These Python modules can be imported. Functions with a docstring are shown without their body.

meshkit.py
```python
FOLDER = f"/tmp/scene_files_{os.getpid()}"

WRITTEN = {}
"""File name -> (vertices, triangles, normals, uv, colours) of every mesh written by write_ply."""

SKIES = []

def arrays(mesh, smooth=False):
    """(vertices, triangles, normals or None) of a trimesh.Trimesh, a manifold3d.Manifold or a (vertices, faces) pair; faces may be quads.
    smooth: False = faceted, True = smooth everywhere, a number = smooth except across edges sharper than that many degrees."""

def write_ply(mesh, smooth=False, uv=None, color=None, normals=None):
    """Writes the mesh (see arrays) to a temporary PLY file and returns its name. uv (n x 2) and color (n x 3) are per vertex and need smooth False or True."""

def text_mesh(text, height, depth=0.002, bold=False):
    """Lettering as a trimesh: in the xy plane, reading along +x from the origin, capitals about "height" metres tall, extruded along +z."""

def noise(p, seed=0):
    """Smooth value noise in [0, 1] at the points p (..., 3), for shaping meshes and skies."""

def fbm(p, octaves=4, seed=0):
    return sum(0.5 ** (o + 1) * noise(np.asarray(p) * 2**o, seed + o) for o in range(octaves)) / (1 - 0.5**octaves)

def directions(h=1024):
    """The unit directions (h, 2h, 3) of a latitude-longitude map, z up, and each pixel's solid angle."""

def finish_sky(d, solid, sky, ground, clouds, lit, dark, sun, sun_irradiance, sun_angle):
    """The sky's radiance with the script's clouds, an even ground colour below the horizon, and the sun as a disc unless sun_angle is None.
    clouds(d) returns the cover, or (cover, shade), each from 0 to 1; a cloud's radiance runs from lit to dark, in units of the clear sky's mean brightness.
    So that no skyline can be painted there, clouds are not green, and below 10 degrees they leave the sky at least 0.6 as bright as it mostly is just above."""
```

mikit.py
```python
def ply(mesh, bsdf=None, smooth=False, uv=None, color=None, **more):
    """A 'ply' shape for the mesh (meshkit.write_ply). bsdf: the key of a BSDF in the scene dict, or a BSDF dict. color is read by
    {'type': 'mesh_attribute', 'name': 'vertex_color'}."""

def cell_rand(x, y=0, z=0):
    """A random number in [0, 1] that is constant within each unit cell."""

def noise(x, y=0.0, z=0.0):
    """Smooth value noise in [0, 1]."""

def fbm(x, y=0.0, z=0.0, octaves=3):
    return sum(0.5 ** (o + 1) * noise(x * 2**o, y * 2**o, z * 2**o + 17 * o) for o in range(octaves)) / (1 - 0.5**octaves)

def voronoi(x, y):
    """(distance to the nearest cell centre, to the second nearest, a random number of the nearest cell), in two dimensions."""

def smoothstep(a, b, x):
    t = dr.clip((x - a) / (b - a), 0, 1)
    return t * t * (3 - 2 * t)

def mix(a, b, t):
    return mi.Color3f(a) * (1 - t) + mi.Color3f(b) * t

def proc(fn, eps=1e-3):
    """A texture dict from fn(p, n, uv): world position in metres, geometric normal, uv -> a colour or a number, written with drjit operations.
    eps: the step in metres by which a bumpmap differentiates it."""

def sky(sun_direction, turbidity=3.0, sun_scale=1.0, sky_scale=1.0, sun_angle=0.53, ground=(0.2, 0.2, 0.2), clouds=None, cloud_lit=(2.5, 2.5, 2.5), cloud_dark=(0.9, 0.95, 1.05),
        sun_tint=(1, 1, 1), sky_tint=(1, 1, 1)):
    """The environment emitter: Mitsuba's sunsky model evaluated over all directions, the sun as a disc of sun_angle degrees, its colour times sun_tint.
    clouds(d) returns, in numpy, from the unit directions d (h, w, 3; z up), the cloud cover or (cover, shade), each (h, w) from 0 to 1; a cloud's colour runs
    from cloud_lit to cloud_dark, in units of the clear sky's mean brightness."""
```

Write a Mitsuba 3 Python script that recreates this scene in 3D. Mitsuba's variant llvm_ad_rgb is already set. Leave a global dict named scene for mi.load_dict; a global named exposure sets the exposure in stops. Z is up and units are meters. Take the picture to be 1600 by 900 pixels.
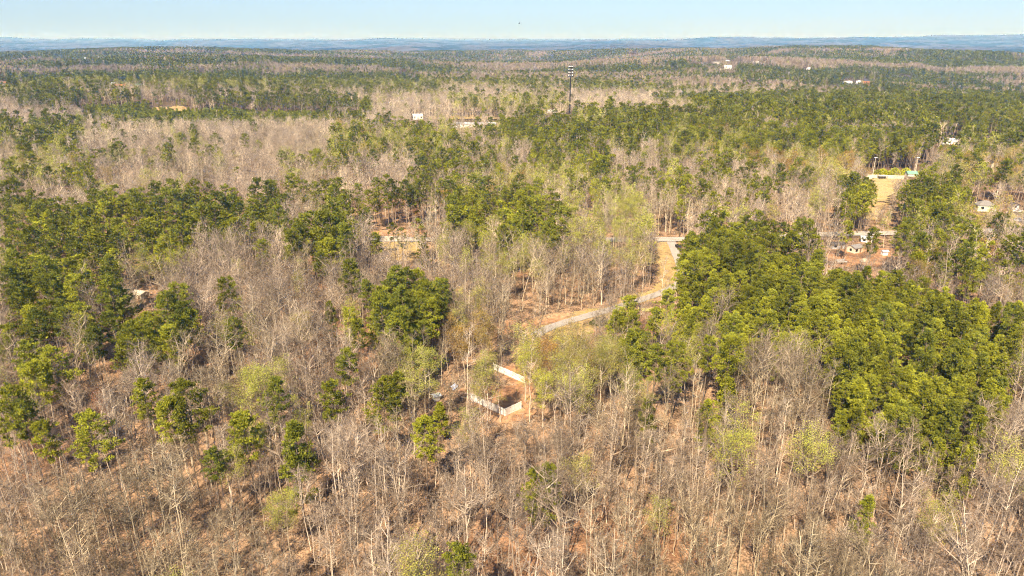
import math
import numpy as np, trimesh, shapely
import drjit as dr
import mitsuba as mi
import mikit, meshkit

T4 = mi.ScalarTransform4f
scene, labels = {}, {}

# ------------------------------------------------------------------ camera, sky, exposure
EYE_Z = 85.0
PITCH = math.radians(19.5)
FPX = 800 / math.tan(math.radians(36.0))          # focal length in pixels of the 1600 px photograph
fwd = np.array([0, math.cos(PITCH), -math.sin(PITCH)])
up = np.array([0, math.sin(PITCH), math.cos(PITCH)])
HAZE_SIGMA = [0.20e-4, 0.46e-4, 0.98e-4]
scene['air'] = {'type': 'homogeneous', 'albedo': {'type': 'rgb', 'value': [0.93, 0.95, 0.97]},
                'sigma_t': {'type': 'rgb', 'value': HAZE_SIGMA}}
scene['camera'] = {'type': 'perspective', 'fov': 72.0, 'fov_axis': 'x', 'near_clip': 1.0, 'far_clip': 60000.0,
                   'to_world': T4().look_at(origin=[0, 0, EYE_Z], target=[0, fwd[1], EYE_Z + fwd[2]], up=[0, 0, 1]),
                   'medium': {'type': 'ref', 'id': 'air'}}
SUN_AZ, SUN_EL = math.radians(20.0), math.radians(46.0)   # behind the camera, a little to its left
sun_dir = [-math.sin(SUN_AZ) * math.cos(SUN_EL), -math.cos(SUN_AZ) * math.cos(SUN_EL), math.sin(SUN_EL)]
def sstep(a, b, x):
    t = np.clip((x - a) / (b - a), 0, 1)
    return t * t * (3 - 2 * t)
scene['sky'] = mikit.sky(sun_dir, turbidity=3, sun_tint=(1.0, 0.985, 0.955), sky_scale=0.62, sky_tint=(0.99, 1.0, 1.03), clouds=lambda d: 0.16 * sstep(.48, .72, meshkit.fbm(np.stack([d[..., 0] * 3, d[..., 1] * 3, d[..., 2] * 26], -1), 4, 3)), ground=(0.16, 0.13, 0.09))
exposure = 2.92

# ------------------------------------------------------------------ terrain
def fb(x, y, s, seed, octaves=3):
    return meshkit.fbm(np.stack([np.asarray(x, float) / s, np.asarray(y, float) / s, np.zeros_like(np.asarray(x, float))], -1), octaves, seed) - 0.5

def terrain(x, y):
    x, y = np.asarray(x, float), np.asarray(y, float)
    r = np.hypot(x, y)
    z = 4.0 * fb(x, y, 160, 3, 1)
    z = z + sstep(450, 1200, r) * 56 * fb(x, y, 900, 11, 3)
    z = z + sstep(900, 2000, r) * 120 * fb(x / 1.5, y, 1000, 57, 2)
    z = z - 12 * sstep(2000, 3300, r)
    z = z + 15 * np.exp(-((x - 120) / 210) ** 2 - ((y - 640) / 90) ** 2)          # the low pine ridge
    z = z + 13 * np.exp(-((x + 440) / 170) ** 2 - ((y - 900) / 90) ** 2)           # knoll with the plantation
    z = z + sstep(3300, 5200, r) * (-42 + 60 * fb(x / 2.6, y, 900, 23, 3))
    z = z + sstep(5200, 11000, r) * (40 + 150 * fb(x / 2.2, y, 2600, 31, 4))
    z = z + sstep(12000, 21000, r) * (40 + 210 * fb(x / 1.6, y, 5200, 47, 3))
    z = z + sstep(12000, 21000, r) * 75 * sstep(1500, 11000, x)
    return z

EYE = np.array([0, 0, EYE_Z])
def ray(px, py):
    d = fwd * FPX + np.array([1, 0, 0]) * (px - 800) - up * (py - 450)
    return d / np.linalg.norm(d)

def at(px, py, h=0.0):
    """The point h metres above the ground that lies where the photograph shows pixel (px, py)."""
    d = ray(px, py)
    t = np.arange(60, 9000, 1.5)
    p = EYE + d * t[:, None]
    below = p[:, 2] < terrain(p[:, 0], p[:, 1]) + h
    return p[np.argmax(below)] if below.any() else p[-1]

def pix(p):
    """Where a point of the scene stands in the photograph, and its distance along the view."""
    q = np.asarray(p, float) - EYE
    w = q @ fwd
    return 800 + FPX * q[..., 0] / w, 450 - FPX * (q @ up) / w, w

# ------------------------------------------------------------------ materials
def mixc(stops, x):
    c = mi.Color3f(stops[0][1])
    for (a, ca), (b, cb) in zip(stops, stops[1:]):
        c = mikit.mix(c, cb, dr.clip((x - a) / (b - a), 0, 1))
    return c

def bark_color(p, n, uv):
    c = mixc([(0.0, (.055, .043, .034)), (0.35, (.185, .150, .118)), (0.6, (.345, .295, .235)), (1.0, (.62, .55, .45))], uv.x)
    tree = mikit.noise(p.x / 5.0, p.y / 5.0, 3)
    warm = mikit.noise(p.x / 38.0, p.y / 38.0, 9)
    olive = mikit.smoothstep(.55, .75, mikit.noise(p.x / 23.0, p.y / 23.0, 14))
    return c * (0.55 + 0.9 * tree) * mikit.mix((1.01, .98, .99), (1.03, .985, .93), warm) * mikit.mix((1, 1, 1), (1.0, 1.02, .93), olive)

HUES = [(0.0, (.084, .108, .024)), (0.25, (.262, .275, .031)), (0.5, (.40, .415, .038)), (0.65, (.43, .445, .11)),
        (0.8, (.36, .245, .060)), (1.0, (.26, .105, .055))]
def leaf_color(p, n, uv):
    h = uv.x + 0.12 * (mikit.noise(p.x / 9.0, p.y / 9.0, 5) - 0.5) + 0.07 * (mikit.noise(p.x / 60.0, p.y / 60.0, 7) - 0.5)
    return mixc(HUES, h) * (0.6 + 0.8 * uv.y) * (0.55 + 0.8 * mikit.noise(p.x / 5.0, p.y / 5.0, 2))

scene['bark'] = {'type': 'twosided', 'bsdf': {'type': 'diffuse', 'reflectance': mikit.proc(bark_color)}}
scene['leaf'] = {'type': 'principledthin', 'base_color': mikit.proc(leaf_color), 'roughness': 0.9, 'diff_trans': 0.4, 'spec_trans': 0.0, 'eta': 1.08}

CLAY = (.32, .165, .09)
LITTER = (.25, .145, .085)
STRAW = (.42, .27, .11)
def ground_color(p, n, uv):
    a = mikit.fbm(p.x / 26.0, p.y / 26.0, 1, 3)
    b = mikit.fbm(p.x / 3.1, p.y / 3.1, 2, 3)
    c = mikit.noise(p.x / 0.7, p.y / 0.7, 3)
    d = mikit.noise(p.x * 4.5, p.y * 4.5, 8)
    near = mikit.mix((.110, .076, .050), (.385, .255, .160), mikit.smoothstep(.28, .72, b * .7 + d * .3))
    near = mikit.mix(near, CLAY, mikit.smoothstep(.56, .74, a) * 0.5) * (0.5 + 0.42 * c + 0.55 * d)
    rr = dr.sqrt(p.x * p.x + p.y * p.y)
    field = mikit.mix((.17, .155, .06), (.36, .29, .14), mikit.noise(p.x / 240.0, p.y / 240.0, 21)) * (0.8 + .4 * b)
    floor = mikit.mix((.085, .062, .042), (.17, .125, .08), b)
    land = mikit.mix(floor, field, mikit.smoothstep(.70, .78, mikit.noise(p.x / 170.0, p.y / 110.0, 23)))
    near = mikit.mix(near, land, mikit.smoothstep(330.0, 700.0, rr))
    # forest cover of the hills too far away to tell trees apart
    r = dr.sqrt(p.x * p.x + p.y * p.y)
    f = mikit.fbm(p.x / 420.0, p.y / 420.0, 4, 4)
    g = mikit.fbm(p.x / 70.0, p.y / 70.0, 6, 2)
    far = mikit.mix((.020, .032, .014), (.085, .072, .046), mikit.smoothstep(.40, .60, f * 0.75 + g * 0.25)) * (0.5 + 1.0 * g)
    return mikit.mix(near, far, mikit.smoothstep(4300.0, 5200.0, r))
scene['soil'] = {'type': 'twosided', 'bsdf': {'type': 'diffuse', 'reflectance': mikit.proc(ground_color)}}

# ------------------------------------------------------------------ the ground: one sheet out to the horizon
ang = np.concatenate([np.linspace(-48, 48, 300), np.linspace(48, 312, 90)[1:-1]])
ang = np.radians(90 - ang)
rad = np.concatenate([[0.5], np.geomspace(6, 27500, 330)])
RR, AA = np.meshgrid(rad, ang, indexing='ij')
GX, GY = RR * np.cos(AA), RR * np.sin(AA)
GZ = terrain(GX, GY)
bump = meshkit.fbm(np.stack([GX / 45, GY / 45, 0 * GX], -1), 2, 5)
GZ = GZ + sstep(4600, 5600, RR) * (8 + 9 * bump)
nr, na = RR.shape
i, j = np.meshgrid(np.arange(nr - 1), np.arange(na), indexing='ij')
j2 = (j + 1) % na
quads = np.stack([i * na + j, i * na + j2, (i + 1) * na + j2, (i + 1) * na + j], -1).reshape(-1, 4)
gmesh = (np.stack([GX, GY, GZ], -1).reshape(-1, 3), quads)
scene['ground'] = mikit.ply(gmesh, 'soil', smooth=True)
labels['ground'] = {'label': 'leaf-littered woodland floor and clay ground rolling away to blue hills', 'category': 'ground', 'kind': 'structure'}
# ------------------------------------------------------------------ tree building kit (triangle soups)
def unit(a):
    return a / (np.linalg.norm(a, axis=-1, keepdims=True) + 1e-12)

def prisms(p0, p1, r0, r1, k=3):
    p0, p1 = np.atleast_2d(p0), np.atleast_2d(p1)
    n = len(p0)
    r0, r1 = np.broadcast_to(r0, n), np.broadcast_to(r1, n)
    d = unit(p1 - p0)
    ref = np.where(np.abs(d[:, 2:]) < 0.9, [[0, 0, 1.0]], [[1.0, 0, 0]])
    u = unit(np.cross(d, ref)); v = np.cross(d, u)
    a = np.arange(k) * 2 * np.pi / k
    ring = np.cos(a)[None, :, None] * u[:, None] + np.sin(a)[None, :, None] * v[:, None]
    A = p0[:, None] + ring * r0[:, None, None]; B = p1[:, None] + ring * r1[:, None, None]
    A2, B2 = np.roll(A, -1, 1), np.roll(B, -1, 1)
    return np.concatenate([np.stack([A, A2, B2], 2), np.stack([A, B2, B], 2)], 1).reshape(-1, 3, 3)

def blades(rng, p0, p1, w):
    d = unit(p1 - p0)
    s = unit(np.cross(d, rng.normal(size=d.shape))) * (np.broadcast_to(w, len(d))[:, None] / 2)
    return np.stack([p0 - s, p0 + s, p1], 1)

class Soup:
    def __init__(self): self.t, self.u = [], []
    def add(self, tris, x, y=0.5):
        n = len(tris)
        uv = np.stack([np.broadcast_to(x, n), np.broadcast_to(y, n)], -1)
        self.t.append(tris); self.u.append(np.repeat(uv, 3, 0))
    def ply(self, bsdf):
        t = np.concatenate(self.t); v = t.reshape(-1, 3)
        return mikit.ply((v, np.arange(len(v)).reshape(-1, 3)), bsdf, uv=np.concatenate(self.u))
    def __len__(self): return sum(map(len, self.t))

def pick(rng, pts, n, lo=0.0, hi=1.0):
    """n random places along each polyline pts (m, k, 3): (m*n, 3), the directions there and the fraction."""
    m, k, _ = pts.shape
    t = rng.uniform(lo, hi, (m, n)) * (k - 1)
    i = np.minimum(t.astype(int), k - 2); f = (t - i)[..., None]
    a = pts[np.arange(m)[:, None], i]; b = pts[np.arange(m)[:, None], i + 1]
    return (a + (b - a) * f).reshape(-1, 3), unit(b - a).reshape(-1, 3), (t / (k - 1)).reshape(-1)

def limbs(rng, H, spread, forks, trunk_r):
    """Trunk and forked leaders: (m, 7, 3) polylines with radii."""
    z = np.linspace(0, 1, 7)
    lead = []
    wob = np.cumsum(rng.normal(0, 0.012 * H, (7, 2)) * np.array([0, .4, .7, 1, 1, 1, 1])[:, None], 0)
    lean = rng.normal(0, 0.03 * H, 2)
    main = np.column_stack([wob + lean * z[:, None] ** 1.3, z * H])
    lead.append((main, trunk_r, 0.03))
    for f in range(forks):
        t0 = rng.uniform(0.28, 0.6)
        i = t0 * 6; a = int(i); p0 = main[a] + (main[a + 1] - main[a]) * (i - a)
        az = rng.uniform(0, 2 * np.pi); out = spread * rng.uniform(0.35, 0.75)
        top = H * rng.uniform(0.8, 1.0)
        s = np.linspace(0, 1, 7)
        curve = s ** 0.75
        pts = p0 + np.column_stack([np.cos(az) * out * curve, np.sin(az) * out * curve, (top - p0[2]) * s])
        pts[1:] += np.cumsum(rng.normal(0, 0.008 * H, (6, 3)), 0)
        lead.append((pts, trunk_r * (1 - t0) * rng.uniform(0.75, 1.0), 0.03))
    return lead

def bare_parts(rng, H, spread, forks, lod, trunk_r=None, tone=0.0, low=0.38):
    """(trunk soup, crown soup, twig tips) of a leafless hardwood."""
    tone += {0: .05, 1: .13, 2: .17}[lod]
    trunk_r = trunk_r or 0.0058 * H + rng.uniform(0, 0.05)
    lead = limbs(rng, H, spread, forks, trunk_r)
    tr, cr = Soup(), Soup()
    nb, ns, nt = {0: (15, 5, 6), 1: (13, 4, 4), 2: (9, 3, 2)}[lod]
    ws, wt = {0: (0.07, 0.036), 1: (0.11, 0.075), 2: (0.2, 0.17)}[lod]
    P = np.array([l[0] for l in lead]); m = len(P)
    for pts, r0, r1 in lead:
        f = np.linspace(0, 1, 7)
        rr = r0 + (r1 - r0) * f ** 0.8
        step = 1 if lod == 0 else 2
        q = pts[::step]; rq = rr[::step] * (1.0 if lod == 0 else 1.0 if lod == 1 else 1.2)
        tr.add(prisms(q[:-1], q[1:], rq[:-1], rq[1:], 5 if lod == 0 else 3), np.clip(0.76 + tone * 1.4 + rng.normal(0, .05), 0, 1))
    lo = np.array([low] + [0.12] * (m - 1))
    p, d, f = [], [], []
    for k in range(m):
        a, b, c = pick(rng, P[k:k + 1], nb if k == 0 else int(nb * 0.75), lo[k], 0.98)
        p.append(a); d.append(b); f.append(c)
    p, d, f = np.concatenate(p), np.concatenate(d), np.concatenate(f)
    n = len(p)
    az = rng.uniform(0, 2 * np.pi, n); el = rng.uniform(0.42, 1.05, n)
    d1 = np.column_stack([np.cos(az) * np.cos(el), np.sin(az) * np.cos(el), np.sin(el)])
    L = spread * (1.25 - 0.75 * f) * rng.uniform(0.6, 1.25, n)
    q1 = p + d1 * L[:, None] * 0.55
    d2 = unit(d1 + rng.normal(0, .22, (n, 3)) + [0, 0, .35])
    q2 = q1 + d2 * L[:, None] * 0.5
    B = np.stack([p, q1, q2], 1)
    rb = 0.028 + 0.012 * L
    g = 1.0 if lod == 0 else 1.5 if lod == 1 else 2.6
    if lod < 1:
        cr.add(prisms(p, q1, rb * g, rb * .65 * g, 3), np.clip(np.repeat(rng.normal(.62 + tone, .07, n), 6), 0, 1))
        cr.add(prisms(q1, q2, rb * .65 * g, .012 * g, 3), np.clip(np.repeat(rng.normal(.56 + tone, .07, n), 6), 0, 1))
    else:
        cr.add(blades(rng, p, q1, rb * 2.2 * g), np.clip(rng.normal(.62 + tone, .07, n), 0, 1))
        cr.add(blades(rng, p + (q1 - p) * .8, q2, rb * 1.7 * g), np.clip(rng.normal(.56 + tone, .07, n), 0, 1))
    s, sd, sf = pick(rng, B, ns, 0.3, 1.0)
    dd = unit(sd + rng.normal(0, .55, sd.shape) + [0, 0, .3])
    SL = np.repeat(L, ns) * rng.uniform(.28, .6, len(s))
    se = s + dd * SL[:, None]
    cr.add(blades(rng, s, se, ws), np.clip(rng.normal({0: .47, 1: .54, 2: .55}[lod] + tone, .09, len(s)), 0, 1))
    S = np.stack([s, se], 1)
    t, td, tf = pick(rng, S, nt, 0.25, 1.0)
    td = unit(td + rng.normal(0, .6, td.shape) + [0, 0, .25])
    te = t + td * rng.uniform(.5, 1.5, (len(t), 1)) * (1 if lod == 0 else 1.2)
    cr.add(blades(rng, t, te, wt), np.clip(rng.normal({0: .37, 1: .46, 2: .48}[lod] + tone, .10, len(t)), 0, 1))
    return tr, cr, te, se

def flakes(rng, c, size, up=0.0):
    """Small leaf-clump triangles of random tilt round the points c."""
    n = len(c)
    a = unit(rng.normal(size=(n, 3)) + [0, 0, up]); b = unit(np.cross(a, rng.normal(size=(n, 3))))
    s = np.broadcast_to(size, n)[:, None] * rng.uniform(.6, 1.3, (n, 1))
    return np.stack([c - a * s * .5 - b * s * .35, c + a * s * .6, c + b * s * .5 - a * s * .2], 1)

def bud_parts(rng, H, spread, forks, lod, hue, dens=1.0, size=1.0):
    tr, cr, te, se = bare_parts(rng, H, spread, forks, lod, tone=0.06)
    lf = Soup()
    base = {0: te, 1: np.concatenate([te, se]), 2: np.concatenate([te, se])}[lod]
    k = max(1, int(round({0: 2.5, 1: 1.2, 2: 1.2}[lod] * dens)))
    c = np.repeat(base, k, 0); c = c + rng.normal(0, {0: .28, 1: .4, 2: .6}[lod], c.shape)
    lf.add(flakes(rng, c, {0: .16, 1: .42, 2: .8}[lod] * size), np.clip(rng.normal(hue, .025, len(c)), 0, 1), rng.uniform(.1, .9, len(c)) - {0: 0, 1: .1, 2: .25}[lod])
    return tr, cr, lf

def tufts(rng, c, out, n, L, w):
    """Needle tufts: n narrow triangles bursting from each point c, mostly up and outwards."""
    m = len(c)
    d = unit(rng.normal(size=(m, n, 3)) * .8 + unit(out)[:, None] * .55 + np.array([0, 0, .55]))
    l = L * rng.uniform(.6, 1.25, (m, n, 1))
    s = unit(np.cross(d, rng.normal(size=d.shape))) * w
    b = np.broadcast_to(c[:, None], d.shape)
    return np.stack([b, b + d * l + s * l / L, b + d * l * .92 - s * l / L], 2).reshape(-1, 3, 3)

def pine_parts(rng, H, R, base, lod, hue, young=False, trunk_tone=0.40, gap=0.16):
    tr, cr = Soup(), Soup()
    z = np.linspace(0, 1, 6)
    wob = np.cumsum(rng.normal(0, .006 * H, (6, 2)), 0) * z[:, None]
    pts = np.column_stack([wob, z * H * .97])
    r = (0.0085 * H + .05) * (1 - .85 * z) * (1 if lod == 0 else 1.3 if lod == 1 else 1.7)
    tr.add(prisms(pts[:-1], pts[1:], r[:-1], r[1:], 5 if lod == 0 else 3), trunk_tone)
    nb = {0: 58, 1: 34, 2: 20}[lod]
    if young: nb = int(nb * 1.1)
    nt = {0: 8, 1: 5, 2: 3}[lod]; nn = {0: 14, 1: 8, 2: 4}[lod]; tl = {0: .56, 1: .78, 2: 1.35}[lod]; tw = {0: .095, 1: .19, 2: .48}[lod]
    t = np.sort(rng.uniform(0, 1, nb)) ** (0.9)
    if young: prof = (1 - t) ** .58 * (0.55 + .45 * np.clip(t / .25, 0, 1))
    else: prof = np.sqrt(np.clip(1 - t ** 1.8, 0, 1)) * (0.35 + .65 * np.clip(t / .35, 0, 1))
    az = np.arange(nb) * 2.4 + rng.normal(0, .5, nb)
    hole = rng.uniform(0, 2 * np.pi, 3)
    keep = np.ones(nb, bool)
    for hk in hole: keep &= ~((np.abs((az - hk + np.pi) % (2 * np.pi) - np.pi) < .5) & (rng.uniform(size=nb) < gap * 2.5) & (t < .8))
    t, prof, az = t[keep], prof[keep], az[keep]; nb = len(t)
    L = R * (prof + .08) * rng.uniform(.7, 1.2, nb)
    el = rng.uniform(-.05, .4, nb) + t * .5
    hh = (base + (1 - base) * t) * H * .97
    p0 = np.column_stack([np.interp(hh, pts[:, 2], pts[:, 0]), np.interp(hh, pts[:, 2], pts[:, 1]), hh])
    d = np.column_stack([np.cos(az) * np.cos(el), np.sin(az) * np.cos(el), np.sin(el)])
    p1 = p0 + d * L[:, None]
    br = (prisms(p0, p1, .06, .02, 3) if lod == 0 else blades(rng, p0, p1, .14 * (lod + 1)))
    tr.add(br, trunk_tone)
    f = rng.uniform(.38, 1.02, (nb, nt)); f[:, 0] = 1
    c = (p0[:, None] + (p1 - p0)[:, None] * f[..., None]).reshape(-1, 3) + rng.normal(0, .12 * R * .6, (nb * nt, 3)) * [1, 1, .5]
    out = np.repeat(d, nt, 0)
    tri = tufts(rng, c, out, nn, tl, tw)
    lev = np.repeat(rng.uniform(.2, .85, nb * nt), nn) - {0: 0, 1: .1, 2: .08 if young else .34}[lod] + rng.uniform(-.15, .15, nb * nt * nn)  # farther levels get a darker needle tone, painted in for missing self-shadow
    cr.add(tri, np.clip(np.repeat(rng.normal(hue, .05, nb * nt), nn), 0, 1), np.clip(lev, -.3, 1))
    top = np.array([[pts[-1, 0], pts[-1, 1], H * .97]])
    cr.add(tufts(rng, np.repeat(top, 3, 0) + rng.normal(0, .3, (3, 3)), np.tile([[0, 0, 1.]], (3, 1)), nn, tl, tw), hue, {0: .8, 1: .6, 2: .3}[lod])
    return tr, cr

# ------------------------------------------------------------------ the kinds of tree, each in three levels of detail
KINDS = {}          # kind -> list of variants -> {lod: shapegroup key}, with the nominal height
def register(kind, idx, lod, parts, H):
    key = f'{kind}_shape_{idx}_{lod}'
    scene[key] = {'type': 'shapegroup', **parts}
    KINDS.setdefault(kind, {}).setdefault(idx, {'H': H})[lod] = key

TRI = {}
def make_kind(kind, n, seed, fn):
    for idx in range(n):
        for lod in (0, 1, 2):
            rng = np.random.default_rng(seed * 1000 + idx * 10)
            soups, H = fn(rng, idx, lod)
            TRI[(kind, lod)] = TRI.get((kind, lod), 0) + sum(len(s) for s, _ in soups.values()) / n
            register(kind, idx, lod, {k: s.ply(b) for k, (s, b) in soups.items()}, H)

def f_bare(rng, idx, lod):
    H = [20, 22, 19, 17, 21, 15, 20, 18, 22, 20, 23, 18, 21][idx]
    sp = [4.8, 4.0, 5.6, 4.4, 3.6, 3.8, 5.4, 3.4, 2.6, 3.0, 2.8, 2.3, 3.4][idx]
    tr, cr, *_ = bare_parts(rng, H, sp, [1, 0, 2, 2, 1, 1, 3, 0, 0, 1, 0, 1, 2][idx], lod, tone=[0, .10, -.09, .14, -.14, .05, -.02, -.08, -.22, .0, .14, -.12, .05][idx], low=[.4, .5, .35, .35, .5, .3, .35, .45, .55, .5, .58, .5, .5][idx])
    return {'trunk': (tr, 'bark'), 'crown': (cr, 'bark')}, H
make_kind('bare', 13, 1, f_bare)

def f_bud(hues, dens):
    def f(rng, idx, lod):
        H = [21, 19, 17, 22][idx % 4]; sp = [4.2, 3.8, 4.4, 3.4][idx % 4]
        tr, cr, lf = bud_parts(rng, H, sp, [1, 2, 2, 1][idx % 4], lod, hues[idx % len(hues)], dens)
        cr2 = {'trunk': (tr, 'bark'), 'branches': (cr, 'bark'), 'crown': (lf, 'leaf')}
        return cr2, H
    return f
make_kind('bud', 4, 2, f_bud([.60, .66, .63, .58], 2.0))
make_kind('ochre', 2, 3, f_bud([.76, .80], 2.0))
make_kind('red', 1, 4, f_bud([.96], 2.0))
make_kind('vivid', 2, 5, f_bud([.52, .55], 3.0))
make_kind('budfull', 4, 10, f_bud([.60, .65, .62, .58], 3.5))

def f_pine(rng, idx, lod):
    H = [23, 25, 21, 24, 19, 22][idx]; R = [3.8, 3.6, 4.3, 3.4, 3.7, 4.1][idx]; base = [.5, .58, .45, .6, .42, .36][idx]
    tr, cr = pine_parts(rng, H, R, base, lod, [.19, .13, .25, .10, .30, .21][idx])
    return {'trunk': (tr, 'bark'), 'crown': (cr, 'leaf')}, H
make_kind('pine', 6, 6, f_pine)

def f_young(rng, idx, lod):
    H = [17, 15.5, 18, 16][idx]; R = [3.0, 2.6, 3.3, 3.6][idx]
    tr, cr = pine_parts(rng, H, R, .16, lod, [.20, .29, .13, .24][idx], young=True, gap=.1)
    return {'trunk': (tr, 'bark'), 'crown': (cr, 'leaf')}, H
make_kind('young', 4, 7, f_young)

def f_sapling(rng, idx, lod):
    H = [5.0, 3.4, 6.5][idx]
    out = Soup()
    n = [5, 7, 3][idx]
    az = rng.uniform(0, 2 * np.pi, n); lean = rng.uniform(.05, .5, n)
    d = np.column_stack([np.cos(az) * lean, np.sin(az) * lean, np.ones(n)]); L = H * rng.uniform(.6, 1, n)
    p1 = unit(d) * L[:, None]; p0 = np.column_stack([np.cos(az), np.sin(az), 0 * az]) * .15
    out.add(prisms(p0, p1, .045, .012, 3), np.clip(np.repeat(rng.normal(.62, .1, n), 6), 0, 1))
    q, qd, _ = pick(rng, np.stack([p0, p1], 1), 9, .25, 1)
    e = q + unit(qd + rng.normal(0, .6, qd.shape)) * rng.uniform(.4, 1.3, (len(q), 1))
    out.add(blades(rng, q, e, .045), np.clip(rng.normal(.56, .1, len(q)), 0, 1))
    return {'twigs': (out, 'bark')}, H
make_kind('sapling', 3, 8, f_sapling)

def f_bush(rng, idx, lod):
    st, lf = Soup(), Soup()
    n = 420
    a = rng.uniform(0, 2 * np.pi, n); r = np.sqrt(rng.uniform(0, 1, n)); z = rng.uniform(.05, 1, n)
    c = np.column_stack([np.cos(a) * r * 1.7 * np.sqrt(1 - z ** 2), np.sin(a) * r * 1.7 * np.sqrt(1 - z ** 2), z * 2.1])
    lf.add(flakes(rng, c, .42, .3), np.clip(rng.normal(.38, .03, n), 0, 1), rng.uniform(.2, .9, n))
    st.add(prisms(np.zeros((8, 3)), c[:8], .05, .02, 3), .4)
    return {'stems': (st, 'bark'), 'foliage': (lf, 'leaf')}, 2.2
make_kind('bush', 2, 9, f_bush)
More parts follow.
